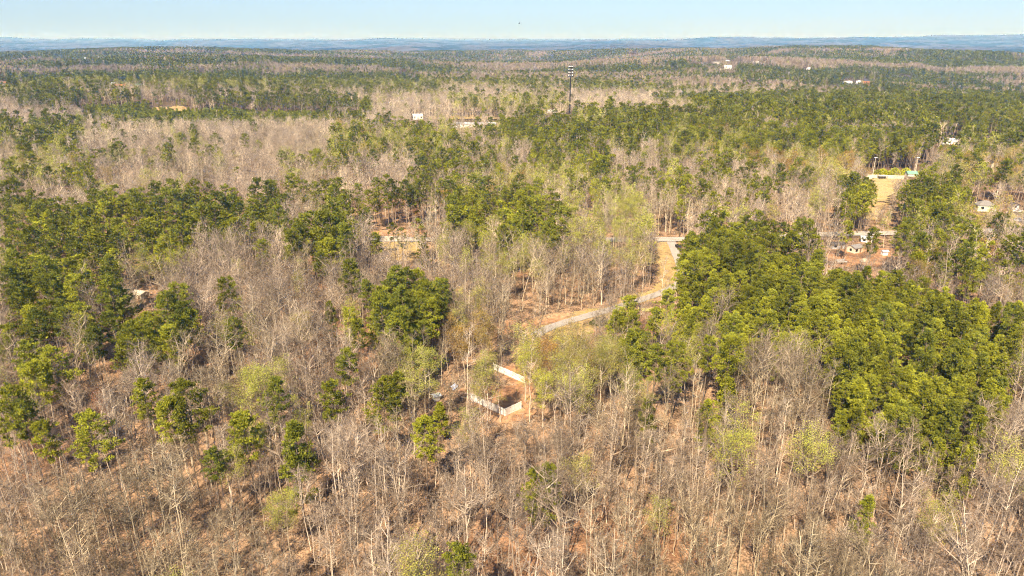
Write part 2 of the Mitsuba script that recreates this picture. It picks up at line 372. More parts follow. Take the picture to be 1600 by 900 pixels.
# ------------------------------------------------------------------ where which kind of tree grows
# Outlines follow the groves of the photograph; each is laid on the ground at the height its crowns have.
B, P, D, Y, G, O, V, R_ = 'bare', 'pine', 'pine', 'young', 'bud', 'ochre', 'vivid', 'red'
LAYERS = [  # (outline in pixels of the photograph, height of what it outlines, {kind: share}, stand density)
    # far and middle distance
    ([(0, 100), (1600, 95), (1600, 150), (0, 150)], 16, {B: .42, P: .42, G: .16}, 1),
    ([(0, 180), (180, 178), (200, 235), (0, 240)], 16, {B: .45, P: .4, G: .15}, 1),
    ([(130, 185), (580, 185), (560, 240), (420, 300), (150, 290), (120, 230)], 16, {B: .95, P: .03, G: .02}, 1),
    ([(0, 240), (140, 235), (150, 300), (0, 300)], 18, {B: .6, P: .2, G: .15, O: .05}, 1),
    ([(520, 190), (810, 195), (800, 240), (600, 250), (510, 255)], 18, {B: .35, P: .42, G: .2, O: .03}, 1),
    ([(440, 235), (690, 235), (900, 250), (900, 300), (440, 300)], 18, {B: .62, P: .25, G: .1, O: .03}, 1),
    ([(900, 215), (1250, 215), (1240, 300), (1050, 320), (900, 300)], 18, {B: .58, P: .27, G: .1, O: .05}, 1),
    ([(780, 182), (860, 172), (1000, 165), (1120, 175), (1240, 198), (1400, 205), (1600, 190), (1600, 262), (1310, 250), (1210, 228), (1000, 215), (800, 222)], 18, {B: .07, P: .83, G: .09, O: .01}, 1.2),
    ([(1010, 152), (1600, 150), (1600, 195), (1250, 198), (1100, 172)], 16, {B: .12, P: .80, G: .08}, 1.2),
    ([(20, 140), (280, 138), (390, 140), (510, 142), (580, 152), (575, 168), (380, 168), (40, 166)], 20, {B: .25, P: .75}, 1),
    ([(0, 160), (60, 160), (250, 164), (100, 180), (0, 180)], 16, {B: .97, P: .03}, 1),
    ([(700, 132), (890, 140), (885, 172), (700, 178)], 16, {B: .75, P: .1, G: .15}, 1),
    ([(1200, 255), (1330, 258), (1320, 285), (1210, 280)], 10, {O: .5, G: .3, B: .2}, 1),
    ([(1330, 225), (1600, 225), (1600, 300), (1440, 290), (1430, 262), (1330, 256)], 18, {B: .5, P: .2, G: .1, O: .2}, .9),
    # left grove band
    ([(0, 300), (60, 298), (110, 318), (160, 298), (230, 298), (310, 284), (370, 294), (440, 292), (444, 350), (370, 352), (300, 352), (272, 392), (190, 386), (100, 432), (60, 472), (0, 492)], 19, {P: .76, B: .14, G: .10}, 1.05),
    ([(0, 380), (150, 392), (195, 430), (150, 462), (70, 478), (0, 500)], 17, {P: .62, B: .22, G: .16}, 1),
    ([(68, 470), (130, 482), (190, 458), (292, 474), (297, 505), (240, 522), (200, 540), (150, 532), (100, 512), (0, 515), (0, 480)], 18, {P: .88, B: .08, G: .04}, 1.1),
    # middle
    ([(490, 290), (650, 285), (660, 345), (500, 345)], 20, {P: .6, B: .32, G: .08}, 1),
    ([(450, 345), (540, 350), (550, 385), (455, 380)], 18, {P: 1}, 1),
    ([(694, 298), (765, 290), (770, 360), (700, 362)], 19, {P: .95, B: .05}, 1.1),
    ([(770, 290), (850, 280), (910, 340), (900, 372), (780, 372)], 19, {P: .8, B: .08, G: .12}, 1.1),
    ([(650, 242), (735, 240), (735, 285), (655, 285)], 19, {P: .6, B: .4}, 1),
    ([(820, 225), (960, 230), (960, 292), (830, 292)], 19, {P: .5, B: .35, G: .15}, 1),
    ([(534, 466), (570, 444), (610, 434), (660, 428), (692, 436), (694, 482), (680, 520), (640, 526), (600, 516), (565, 512)], 18, {P: 1}, 1.2),
    ([(790, 398), (845, 396), (846, 465), (792, 466)], 19, {P: 1}, 1.1),
    # pale budding hardwoods left of the lane
    ([(880, 295), (1010, 300), (1040, 340), (1000, 385), (880, 380)], 19, {G: .5, B: .5}, 1),
    ([(700, 360), (890, 375), (1010, 390), (1000, 450), (840, 470), (700, 470)], 18, {B: .85, G: .15}, 1),
    # pines right of the lane and the young stand
    ([(1072, 372), (1100, 345), (1180, 330), (1288, 318), (1292, 352), (1205, 382), (1120, 420), (1100, 450), (1064, 440)], 20, {P: .97, G: .03}, 1.15),
    ([(1205, 388), (1320, 412), (1420, 428), (1480, 455), (1600, 475), (1600, 612), (1525, 632), (1532, 690), (1455, 690), (1440, 656), (1376, 660), (1304, 636), (1312, 598), (1284, 532), (1200, 524), (1080, 500), (1062, 445), (1110, 425)], 15, {Y: .66, P: .24, B: .06, G: .04}, 1.35),
    ([(958, 470), (1064, 455), (1085, 500), (1060, 530), (975, 530)], 16, {P: .4, Y: .55, G: .05}, 1.3),
    ([(975, 530), (1090, 510), (1170, 535), (1165, 600), (1120, 625), (1010, 615), (985, 580)], 16, {P: .6, Y: .12, B: .13, G: .15}, 1.2),
    # yard edge: ochre and pale budding trees
    ([(700, 500), (800, 520), (900, 528), (905, 600), (800, 570), (700, 565)], 12, {O: .6, G: .3, B: .1}, 1.3),
    ([(870, 545), (985, 540), (985, 605), (880, 610)], 14, {G: .8, B: .2}, 1.2),
    # right side
    ([(1190, 365), (1300, 355), (1340, 392), (1300, 398), (1200, 395)], 10, {B: .8, G: .2}, .7),
    ([(1250, 270), (1315, 275), (1315, 330), (1255, 325)], 12, {B: .8, G: .2}, .9),
    ([(1312, 270), (1364, 275), (1362, 332), (1318, 332)], 18, {P: 1}, 1),
    ([(1392, 280), (1440, 275), (1530, 278), (1530, 340), (1440, 345), (1392, 325)], 18, {P: .9, B: .1}, 1),
    ([(1530, 270), (1600, 275), (1600, 310), (1540, 305)], 16, {B: .6, P: .4}, 1),
    ([(1360, 318), (1445, 325), (1445, 352), (1370, 352)], 15, {B: .7, G: .3}, .8),
    ([(1490, 332), (1585, 335), (1580, 362), (1470, 362)], 10, {O: .7, G: .3}, .8),
    ([(1400, 370), (1600, 360), (1600, 450), (1480, 450), (1420, 420)], 14, {P: .45, B: .45, O: .1}, .8),
    ([(1406, 490), (1442, 490), (1440, 530), (1408, 528)], 10, {B: 1}, 1),
    ([(1205, 528), (1285, 534), (1308, 600), (1290, 650), (1180, 640), (1180, 560)], 16, {B: .95, G: .05}, 1),
]
CLEAR = [  # open ground: outline in pixels of the photograph, at ground level
    [(775, 522), (830, 506), (880, 492), (950, 478), (1030, 445), (1020, 395), (1036, 374), (1058, 374), (1060, 440), (1048, 458), (990, 480), (955, 500), (925, 522), (870, 530), (800, 530)],
    [(530, 362), (680, 358), (680, 388), (640, 412), (612, 408), (590, 385), (535, 384)],
    [(550, 372), (1600, 366), (1600, 381), (550, 385)],
    [(728, 618), (770, 628), (795, 640), (822, 630), (818, 648), (795, 660), (760, 648), (728, 630)],
    [(765, 572), (825, 596), (822, 610), (765, 588)],
    [(1285, 395), (1400, 388), (1405, 416), (1290, 416)],
    [(1352, 268), (1480, 268), (1480, 277), (1425, 284), (1402, 320), (1388, 328), (1374, 336), (1350, 338), (1356, 322), (1358, 300), (1356, 280)],
    [(1460, 458), (1500, 465), (1498, 478), (1465, 472)],
    [(835, 522), (905, 500), (932, 500), (918, 530), (850, 546)],
    [(985, 470), (1036, 455), (1046, 470), (1010, 492), (985, 495)],
    [(168, 392), (215, 380), (212, 402), (165, 408)],
    [(230, 168), (300, 166), (302, 178), (235, 180)],
    [(640, 186), (790, 186), (790, 204), (640, 200)],
    [(1470, 218), (1600, 212), (1600, 226), (1470, 230)],
    [(1525, 325), (1560, 325), (1600, 318), (1600, 362), (1570, 352), (1525, 340)],
    [(200, 452), (250, 448), (255, 468), (200, 472)],
    [(820, 176), (880, 174), (880, 178), (820, 180)],
    [(1010, 150), (1600, 146), (1600, 152), (1010, 156)],
]
PLANTATION = [(110, 172), (200, 167), (262, 158), (288, 172), (400, 174), (480, 177), (570, 180), (555, 189), (480, 193), (330, 201), (200, 207), (140, 200)]

def lay(outline, h):
    return shapely.Polygon([at(px, py, h)[:2] for px, py in outline]).buffer(0)
layer_polys = [(lay(o, h), k, dn) for o, h, k, dn in LAYERS]
clear_polys = [lay(o, 0.3) for o in CLEAR]
clear_all = shapely.union_all(clear_polys)
plant_poly = lay(PLANTATION, 4)

# single trees that stand out: (kind, variant, crown pixel, crown height share, height, label)
SINGLES = [
    ('young', 2, 465, 727, .60, 22, 'tall bright green conifer standing alone among bare trees at lower left'),
    ('pine', 2, 147, 705, .62, 20, 'olive green pine with long drooping crown at lower left edge of the woods'),
    ('pine', 4, 388, 690, .7, 20, 'olive pine with thin crown left of the tall bright green conifer'),
    ('pine', 3, 336, 745, .6, 15, 'short sparse pine in the bare woods below the olive pines'),
    ('pine', 2, 300, 632, .8, 22, 'broad yellow-green pine above the bare woods at left'),
    ('pine', 4, 268, 655, .8, 19, 'lower yellow-green pine touching the broad pine at left'),
    ('pine', 1, 428, 622, .8, 22, 'dark topped pine among grey bare trees left of centre'),
    ('pine', 0, 523, 625, .78, 19, 'small pine crown on thin trunk among bare trees left of the yard'),
    ('pine', 3, 545, 570, .85, 21, 'thin dark pine top alone in the grey bare wood'),
    ('pine', 5, 596, 640, .65, 20, 'long-crowned olive pine left of the white shed'),
    ('pine', 1, 616, 604, .85, 21, 'round dark pine top above the long-crowned olive pine'),
    ('young', 1, 690, 653, .6, 10, 'small spreading pine in front of the white shed'),
    ('pine', 4, 664, 690, .75, 17, 'bright pine top in the bare woods below the white shed'),
    ('young', 2, 1014, 640, .85, 14, 'bright flat-topped young pine alone in the bare woods right of centre'),
    ('young', 0, 1350, 792, .8, 13, 'small dark green evergreen in the bare woods at lower right'),
    ('pine', 0, 45, 568, .75, 22, 'dense round pine at left edge beside its twin'),
    ('pine', 2, 92, 578, .75, 21, 'flat bright pine right of the dense round pine at left edge'),
    ('pine', 4, 62, 606, .7, 20, 'bright pine lowest of the three at left edge'),
    ('pine', 2, 18, 655, .72, 22, 'big dark green pine cut by the left picture edge'),
    ('pine', 1, 45, 662, .72, 20, 'dark green pine next to the big pine at the left picture edge'),
    ('pine', 4, 76, 690, .72, 16, 'lower yellow-green pine right of the big pines at left edge'),
    ('pine', 2, 264, 542, .75, 20, 'rounded bright pine alone over the grey wood at left'),
    ('pine', 4, 285, 530, .8, 19, 'dark shoulder pine behind the rounded bright pine at left'),
    ('pine', 0, 224, 616, .82, 19, 'small dark pine crown right of the rust red tree'),
    ('pine', 1, 366, 523, .75, 20, 'dark pine with twin top over the grey wood'),
    ('pine', 5, 355, 464, .7, 20, 'dark bushy pine beside the pale budding trees at left'),
    ('young', 2, 516, 489, .75, 14, 'small dark cone-shaped pine left of the dense pine grove'),
    ('pine', 3, 160, 557, .6, 20, 'thin dark pine behind the rust red tree'),
    ('pine', 4, 590, 383, .72, 17, 'round green pine in front of the pale road wall'),
    ('young', 3, 662, 387, .72, 14, 'round yellow-green pine right of the pale road wall'),
    ('pine', 1, 505, 418, .75, 19, 'small dark pine below the square pine cluster'),
    ('pine', 4, 1325, 362, .75, 17, 'yellow-green pine left of the grey gabled cottage'),
    ('pine', 0, 1366, 374, .78, 20, 'tall pine with layered boughs right of the grey gabled cottage'),
    ('pine', 2, 1412, 376, .72, 21, 'dense broad pine above the dark gully at right'),
    ('pine', 5, 1512, 432, .7, 20, 'wide grey-green pine right of the young pine stand'),
    ('pine', 2, 1575, 395, .72, 21, 'dense bright pine at the right picture edge'),
    ('pine', 5, 1055, 584, .62, 20, 'dark green pine right of the white-barked bare tree'),
    ('pine', 2, 1136, 578, .62, 21, 'large yellow-topped pine at the near edge of the right hand pines'),
    ('young', 1, 1338, 635, .7, 18, 'bright yellow-green pine at the near corner of the young stand'),
    ('young', 2, 1490, 668, .7, 18, 'bright green pine lowest on the near edge of the young stand'),
    ('young', 0, 1525, 672, .7, 16, 'green pine right of the lowest pine of the young stand'),
    ('vivid', 0, 828, 582, .72, 19, 'vivid yellow-green leafing tree right of the white fence'),
    ('vivid', 1, 848, 622, .62, 14, 'smaller yellow-green leafing tree in front of the vivid one'),
    ('budfull', 0, 668, 590, .72, 20, 'pale yellow-green budding tree over the white shed'),
    ('budfull', 1, 762, 592, .72, 19, 'pale green budding tree between the two white fence runs'),
    ('vivid', 0, 552, 494, .75, 15, 'pale yellow-green leafing tree left of the dense pine grove'),
    ('budfull', 0, 940, 576, .72, 18, 'pale green budding tree below the brush pile'),
    ('budfull', 2, 375, 622, .75, 18, 'yellow-green budding tree right of the broad pine'),
    ('bud', 1, 350, 752, .6, 14, 'grey-green budding tree low in the bare woods at left'),
    ('budfull', 2, 437, 812, .65, 11, 'pale green budding tree in front of the tall bright conifer'),
    ('bud', 2, 897, 752, .7, 13, 'thin yellow-green budding tree in the bare woods at bottom centre'),
    ('bud', 0, 1032, 808, .75, 14, 'round yellow-green budding tree at bottom centre right'),
    ('bud', 3, 1180, 692, .75, 17, 'pale budding tree over the dark hollow right of centre'),
    ('bud', 1, 1470, 815, .72, 16, 'pale yellow budding tree at lower right'),
    ('bud', 2, 1275, 722, .7, 16, 'faint green budding tree in the bare woods at right'),
    ('budfull', 3, 225, 412, .75, 22, 'tall pale green budding tree below the shaded gap in the left pines'),
    ('vivid', 1, 30, 336, .75, 17, 'bright yellow-green leafing tree at the left grove edge'),
    ('ochre', 0, 172, 274, .75, 18, 'golden budding tree above the left pine grove'),
    ('red', 0, 162, 643, .72, 15, 'rust red budding tree in the grey woods at left'),
    ('red', 0, 716, 563, .6, 9, 'small rust brown tree at the yard corner'),
    ('vivid', 0, 932, 305, .72, 20, 'bright green leafing tree on top of the pale budding trees'),
    ('vivid', 1, 985, 332, .72, 20, 'bright green leafing tree left of the lane junction'),
    ('budfull', 0, 968, 366, .7, 17, 'pale green budding tree in front of the lane junction'),
    ('vivid', 1, 898, 336, .72, 15, 'small bright green leafing tree left of the pale budding trees'),
    ('budfull', 0, 738, 372, .7, 18, 'pale green budding tree right of the round yellow-green pine'),
    ('vivid', 0, 1050, 508, .8, 16, 'yellow-green leafing tree in the pines below the lane'),
    ('bare', 2, 1026, 545, .7, 21, 'white-barked bare tree left of the dark green pine'),
    ('bare', 6, 110, 540, .72, 21, 'large pale bare tree with wide spreading limbs at left'),
    ('bare', 6, 1120, 480, .75, 19, 'pale bare tree standing inside the right hand pines'),
    ('bare', 2, 1250, 575, .72, 21, 'pale forked bare tree at the corner of the young stand'),
    ('bare', 6, 880, 775, .7, 20, 'pale bare tree with fan-shaped limbs at bottom centre'),
    ('bare', 6, 630, 740, .72, 22, 'pale bare tree with wide fan of limbs at bottom left of centre'),
    ('bare', 2, 1185, 560, .72, 22, 'tall pale bare tree right of the yellow-topped pine'),
]

rng = np.random.default_rng(42)
# ------------------------------------------------------------------ roads, clearings, yards
PAL = {'white': (.80, .80, .77), 'cream': (.66, .60, .48), 'pale_green': (.56, .62, .54), 'grey': (.38, .39, .40), 'dark_roof': (.075, .07, .07), 'grey_roof': (.24, .23, .22),
       'metal_roof': (.46, .50, .54), 'brick': (.40, .19, .10), 'orange_roof': (.52, .20, .085), 'green_roof': (.20, .42, .30), 'glass': (.03, .035, .045), 'wood': (.24, .16, .10),
       'black': (.025, .025, .028), 'steel': (.05, .05, .053), 'lamp': (.86, .87, .88), 'blue': (.42, .49, .66), 'asphalt': (.36, .335, .30), 'concrete': (.52, .49, .44), 'red': (.36, .09, .06)}
PKEY = {k: i for i, k in enumerate(PAL)}
def built_color(p, n, uv):
    i = uv.x * 32.0
    c = mi.Color3f(0)
    for k, v in enumerate(PAL.values()):
        c = dr.select(dr.abs(i - k - 0.5) < 0.5, mi.Color3f(v), c)
    return c * (0.82 + 0.24 * mikit.fbm(p.x / 1.3, p.y / 1.3, p.z / 2.2, 3)) * (0.92 + 0.16 * mikit.noise(p.x * 3.0, p.y * 3.0, p.z * .7))
scene['built'] = {'type': 'twosided', 'bsdf': {'type': 'principled', 'base_color': mikit.proc(built_color), 'roughness': 0.55, 'specular': 0.3}}
scene['glazing'] = {'type': 'twosided', 'bsdf': {'type': 'roughplastic', 'diffuse_reflectance': {'type': 'rgb', 'value': [.02, .025, .03]}, 'alpha': 0.08}}

def built(key, mesh, colour, smooth=False):
    mesh = mesh if not isinstance(mesh, list) else trimesh.util.concatenate(mesh)
    v, f = np.array(mesh.vertices), np.array(mesh.faces)
    if colour == 'glass':
        scene[key] = mikit.ply((v, f), 'glazing', smooth=smooth); return
    uv = np.tile([(PKEY[colour] + .5) / 32.0, .5], (len(v), 1))
    scene[key] = mikit.ply((v, f), 'built', smooth=smooth, uv=uv)

def bx(x0, x1, y0, y1, z0, z1):
    m = trimesh.creation.box(extents=[x1 - x0, y1 - y0, z1 - z0]); m.apply_translation([(x0 + x1) / 2, (y0 + y1) / 2, (z0 + z1) / 2]); return m
def tube(a, b, r, n=10, r1=None):
    a, b = np.array(a, float), np.array(b, float)
    t = prisms(a[None], b[None], r, r1 if r1 is not None else r, n)
    return trimesh.Trimesh(t.reshape(-1, 3), np.arange(t.size // 3).reshape(-1, 3), process=True)
def sheet_colour(stops, s1, s2, seed):
    def f(p, n, uv):
        a = mikit.fbm(p.x / s1, p.y / s1, seed, 3); b = mikit.fbm(p.x / s2, p.y / s2, seed + 3, 3)
        return mixc(stops, a * .55 + b * .45) * (.8 + .4 * mikit.noise(p.x * 1.7, p.y * 1.7, seed))
    return {'type': 'twosided', 'bsdf': {'type': 'diffuse', 'reflectance': mikit.proc(f)}}
scene['verge_turf'] = sheet_colour([(.3, (.24, .17, .085)), (.5, (.42, .30, .14)), (.7, (.37, .30, .12))], 9.0, 1.6, 3)
scene['red_clay'] = sheet_colour([(.3, (.20, .115, .07)), (.5, (.36, .20, .11)), (.7, (.46, .31, .18))], 8.0, 1.4, 8)
scene['field_turf'] = sheet_colour([(.3, (.36, .28, .13)), (.5, (.47, .36, .19)), (.7, (.36, .33, .12))], 14.0, 3.0, 12)

def drape(key, poly, bsdf, lift, cell=1.2, rough=1.4, seed=0):
    """A sheet of small cells over the ground inside the outline, its edge uneven as worn turf is."""
    x0, y0, x1, y1 = poly.bounds
    xs, ys = np.arange(x0 - 2, x1 + 2, cell), np.arange(y0 - 2, y1 + 2, cell)
    CX, CY = np.meshgrid(xs[:-1] + cell / 2, ys[:-1] + cell / 2)
    nx = rough * 4 * (meshkit.fbm(np.stack([CX / 6, CY / 6, 0 * CX], -1), 3, seed) - .5); ny = rough * 4 * (meshkit.fbm(np.stack([CX / 6, CY / 6, 0 * CX], -1), 3, seed + 9) - .5)
    on = shapely.contains_xy(poly, CX + nx, CY + ny)
    jj, ii = np.nonzero(on)
    idx = np.full((len(ys), len(xs)), -1); used = np.zeros_like(idx, bool)
    for a, b in ((0, 0), (0, 1), (1, 0), (1, 1)): used[jj + a, ii + b] = True
    idx[used] = np.arange(used.sum())
    gy, gx = np.nonzero(used)
    X, Y_ = xs[gx], ys[gy]
    v = np.column_stack([X, Y_, terrain(X, Y_) + lift])
    q = np.column_stack([idx[jj, ii], idx[jj, ii + 1], idx[jj + 1, ii + 1], idx[jj + 1, ii]])
    scene[key] = mikit.ply((v, q), bsdf, smooth=True)

def sheet(key, outline, bsdf, lift, text, cat, cell=1.2, seed=0, rough=1.4):
    drape(key, lay(outline, 0), bsdf, lift, cell, rough, seed)
    labels[key] = {'label': text, 'category': cat, 'kind': 'structure'}

sheet('grass_verge', CLEAR[0], 'verge_turf', .10, 'straw-coloured grass verges on both sides of the narrow lane', 'verge', 1.2, 1)
sheet('clay_bank', [(760, 520), (800, 506), (868, 494), (900, 488), (880, 500), (840, 514), (770, 526)], 'red_clay', .16, 'bare red clay strip at the edge of the trees left of the lane', 'bank', 1.0, 2)
sheet('road_cutting', [(530, 362), (680, 358), (684, 372), (540, 374)], 'red_clay', .25, 'bare orange clay slope behind the pale road wall', 'bank', 1.4, 3)
sheet('worn_ground', [(590, 379), (660, 379), (648, 412), (612, 408)], 'verge_turf', .25, 'worn tan ground in front of the pale road wall', 'ground', 1.4, 4)
sheet('yard', [(700, 612), (740, 612), (795, 664), (822, 652), (836, 612), (806, 574), (770, 572), (795, 604), (740, 604)], 'red_clay', .10, 'bare clay yard inside the white fence', 'yard', 1.0, 5)
sheet('house_yard', [(1284, 396), (1400, 388), (1420, 416), (1288, 418)], 'red_clay', .25, 'red clay yard below the grey gabled cottage', 'yard', 1.6, 6)
sheet('sports_field', [(1362, 276), (1408, 277), (1396, 305), (1386, 318), (1362, 318), (1364, 300)], 'field_turf', .5, 'pale dry grass sports field between the pines', 'field', 2.4, 7)
sheet('dirt_track', [(1362, 318), (1384, 319), (1378, 330), (1366, 345), (1346, 345), (1352, 322)], 'verge_turf', .35, 'brown dirt track leading down from the sports field', 'track', 1.8, 8)
sheet('clay_patch', [(1460, 458), (1500, 465), (1498, 478), (1465, 472)], 'red_clay', .2, 'small orange clay patch inside the young pine stand', 'ground', 1.4, 9)
sheet('works_yard', [(655, 182), (770, 182), (782, 187), (700, 188), (655, 186)], 'verge_turf', 1.0, 'tan earth strip behind the long white roofed building', 'yard', 4.0, 11, 3)
sheet('lawn', [(1478, 222), (1600, 212), (1600, 226), (1490, 230)], 'field_turf', .8, 'pale lawn round the far buildings at right', 'lawn', 4.0, 12, 3)
sheet('plantation_soil', [(240, 169), (292, 168), (296, 175), (242, 177)], 'verge_turf', 1.0, 'bare tan earth on the knoll of the young plantation', 'ground', 4.0, 13, 3)
sheet('driveway', [(1570, 338), (1600, 330), (1600, 358), (1572, 354)], 'field_turf', .35, 'pale gravel drive at the right picture edge', 'driveway', 1.6, 14)
sheet('gravel_pad', [(998, 482), (1020, 482), (1020, 489), (1002, 488)], 'field_turf', .2, 'pale gravel pad beside the lane', 'pad', .8, 15, .5)
sheet('house_clearing', [(200, 452), (250, 448), (255, 468), (200, 472)], 'red_clay', .25, 'bare clay clearing by the pale roof at left', 'ground', 1.4, 16)

def ribbon(key, path, width, lift, colour, text, cat):
    P = np.array([at(a, b)[:2] for a, b in path])
    s = np.concatenate([[0], np.cumsum(np.linalg.norm(np.diff(P, axis=0), axis=1))])
    n = int(s[-1] / 2.5) + 2
    u = np.linspace(0, s[-1], n)
    from scipy.interpolate import PchipInterpolator
    C = np.column_stack([PchipInterpolator(s, P[:, 0])(u), PchipInterpolator(s, P[:, 1])(u)])
    d = unit(np.gradient(C, axis=0)); nrm = np.column_stack([-d[:, 1], d[:, 0]])
    k = np.linspace(-width / 2, width / 2, 5)
    wear = 1 + .22 * (meshkit.fbm(np.stack([C[:, 0] / 4, C[:, 1] / 4, 0 * u], -1), 3, 5) - .5) * (width < 5)
    V = C[:, None] + nrm[:, None] * k[None, :, None] * wear[:, None, None]
    z = terrain(V[..., 0], V[..., 1]) + lift - .0
    V = np.concatenate([V, z[..., None]], -1).reshape(-1, 3)
    i, j = np.meshgrid(np.arange(n - 1), np.arange(4), indexing='ij')
    q = np.stack([i * 5 + j, i * 5 + j + 1, (i + 1) * 5 + j + 1, (i + 1) * 5 + j], -1).reshape(-1, 4)
    uv = np.tile([(PKEY[colour] + .5) / 32.0, .5], (len(V), 1))
    scene[key] = mikit.ply((V, q), 'built', smooth=True, uv=uv)
    labels[key] = {'label': text, 'category': cat, 'kind': 'structure'}
    return C, nrm
LANE = [(836, 526), (850, 519), (900, 501), (960, 483), (1000, 471), (1035, 458), (1064, 440), (1062, 412), (1052, 388), (1048, 377)]
ribbon('lane', LANE, 3.8, .22, 'asphalt', 'narrow grey lane curving up from the yard to the road', 'lane')
ROAD = [(360, 390), (480, 384), (592, 377), (640, 376), (760, 376), (900, 376), (1050, 376), (1200, 371), (1290, 368), (1400, 366), (1620, 360)]
RC, RN = ribbon('road', ROAD, 7.0, .42, 'asphalt', 'two-lane asphalt road crossing behind the groves', 'road')
ps = []
for side in (-3.2, -.08, .08, 3.2):
    Q = RC + RN * side
    a, b = Q - RN * .07, Q + RN * .07
    V = np.concatenate([np.column_stack([a, terrain(a[:, 0], a[:, 1]) + .45]), np.column_stack([b, terrain(b[:, 0], b[:, 1]) + .45])])
    n = len(Q); i = np.arange(n - 1)
    ps.append(trimesh.Trimesh(V, np.vstack([np.column_stack([i, i + n, i + 1]), np.column_stack([i + 1, i + n, i + n + 1])]), process=False))
for k, (m, c) in enumerate(zip(ps, ('white', 'cream', 'cream', 'white'))):
    built('road__marking' + (f'_{k:03d}' if k else ''), m, c)

# stretches of the lane, the road and the open ground that the photograph shows between the trees: (pixel box)
HIDE = []
for x0, x1, y0, y1 in ((845, 872, 510, 522), (872, 905, 498, 512), (990, 1034, 457, 476), (1034, 1058, 386, 420), (1036, 1062, 373, 384),
                       (800, 868, 496, 512), (592, 636, 371, 378), (620, 640, 388, 402), (1335, 1385, 405, 413), (1366, 1404, 281, 316),
                       (300, 560, 178, 185), (180, 295, 165, 180)):
    HIDE.append((x0, x1, y0, y1, pix(at((x0 + x1) / 2, y1))[2] - 4, .12))
# ------------------------------------------------------------------ buildings
def world(key, parts, p, rot, z=None):
    """Puts the parts of a thing, built round its own origin, at p on the ground."""
    M = np.eye(4); c, s = math.cos(math.radians(rot)), math.sin(math.radians(rot))
    M[:2, :2] = [[c, -s], [s, c]]; M[:3, 3] = [p[0], p[1], terrain(p[0], p[1]) if z is None else z]
    seen = {}
    for name, mesh, colour in parts:
        mesh = mesh if not isinstance(mesh, list) else trimesh.util.concatenate(mesh)
        mesh = mesh.copy(); mesh.apply_transform(M)
        n = seen.get(name, 0); seen[name] = n + 1
        built(f'{key}__{name}' + (f'_{n:03d}' if n else ''), mesh, colour)

def numbered(name):
    if not any(k == name or k.startswith(name + '__') for k in scene): return name
    n = 1
    while any(k == f'{name}_{n:03d}' or k.startswith(f'{name}_{n:03d}__') for k in scene): n += 1
    return f'{name}_{n:03d}'

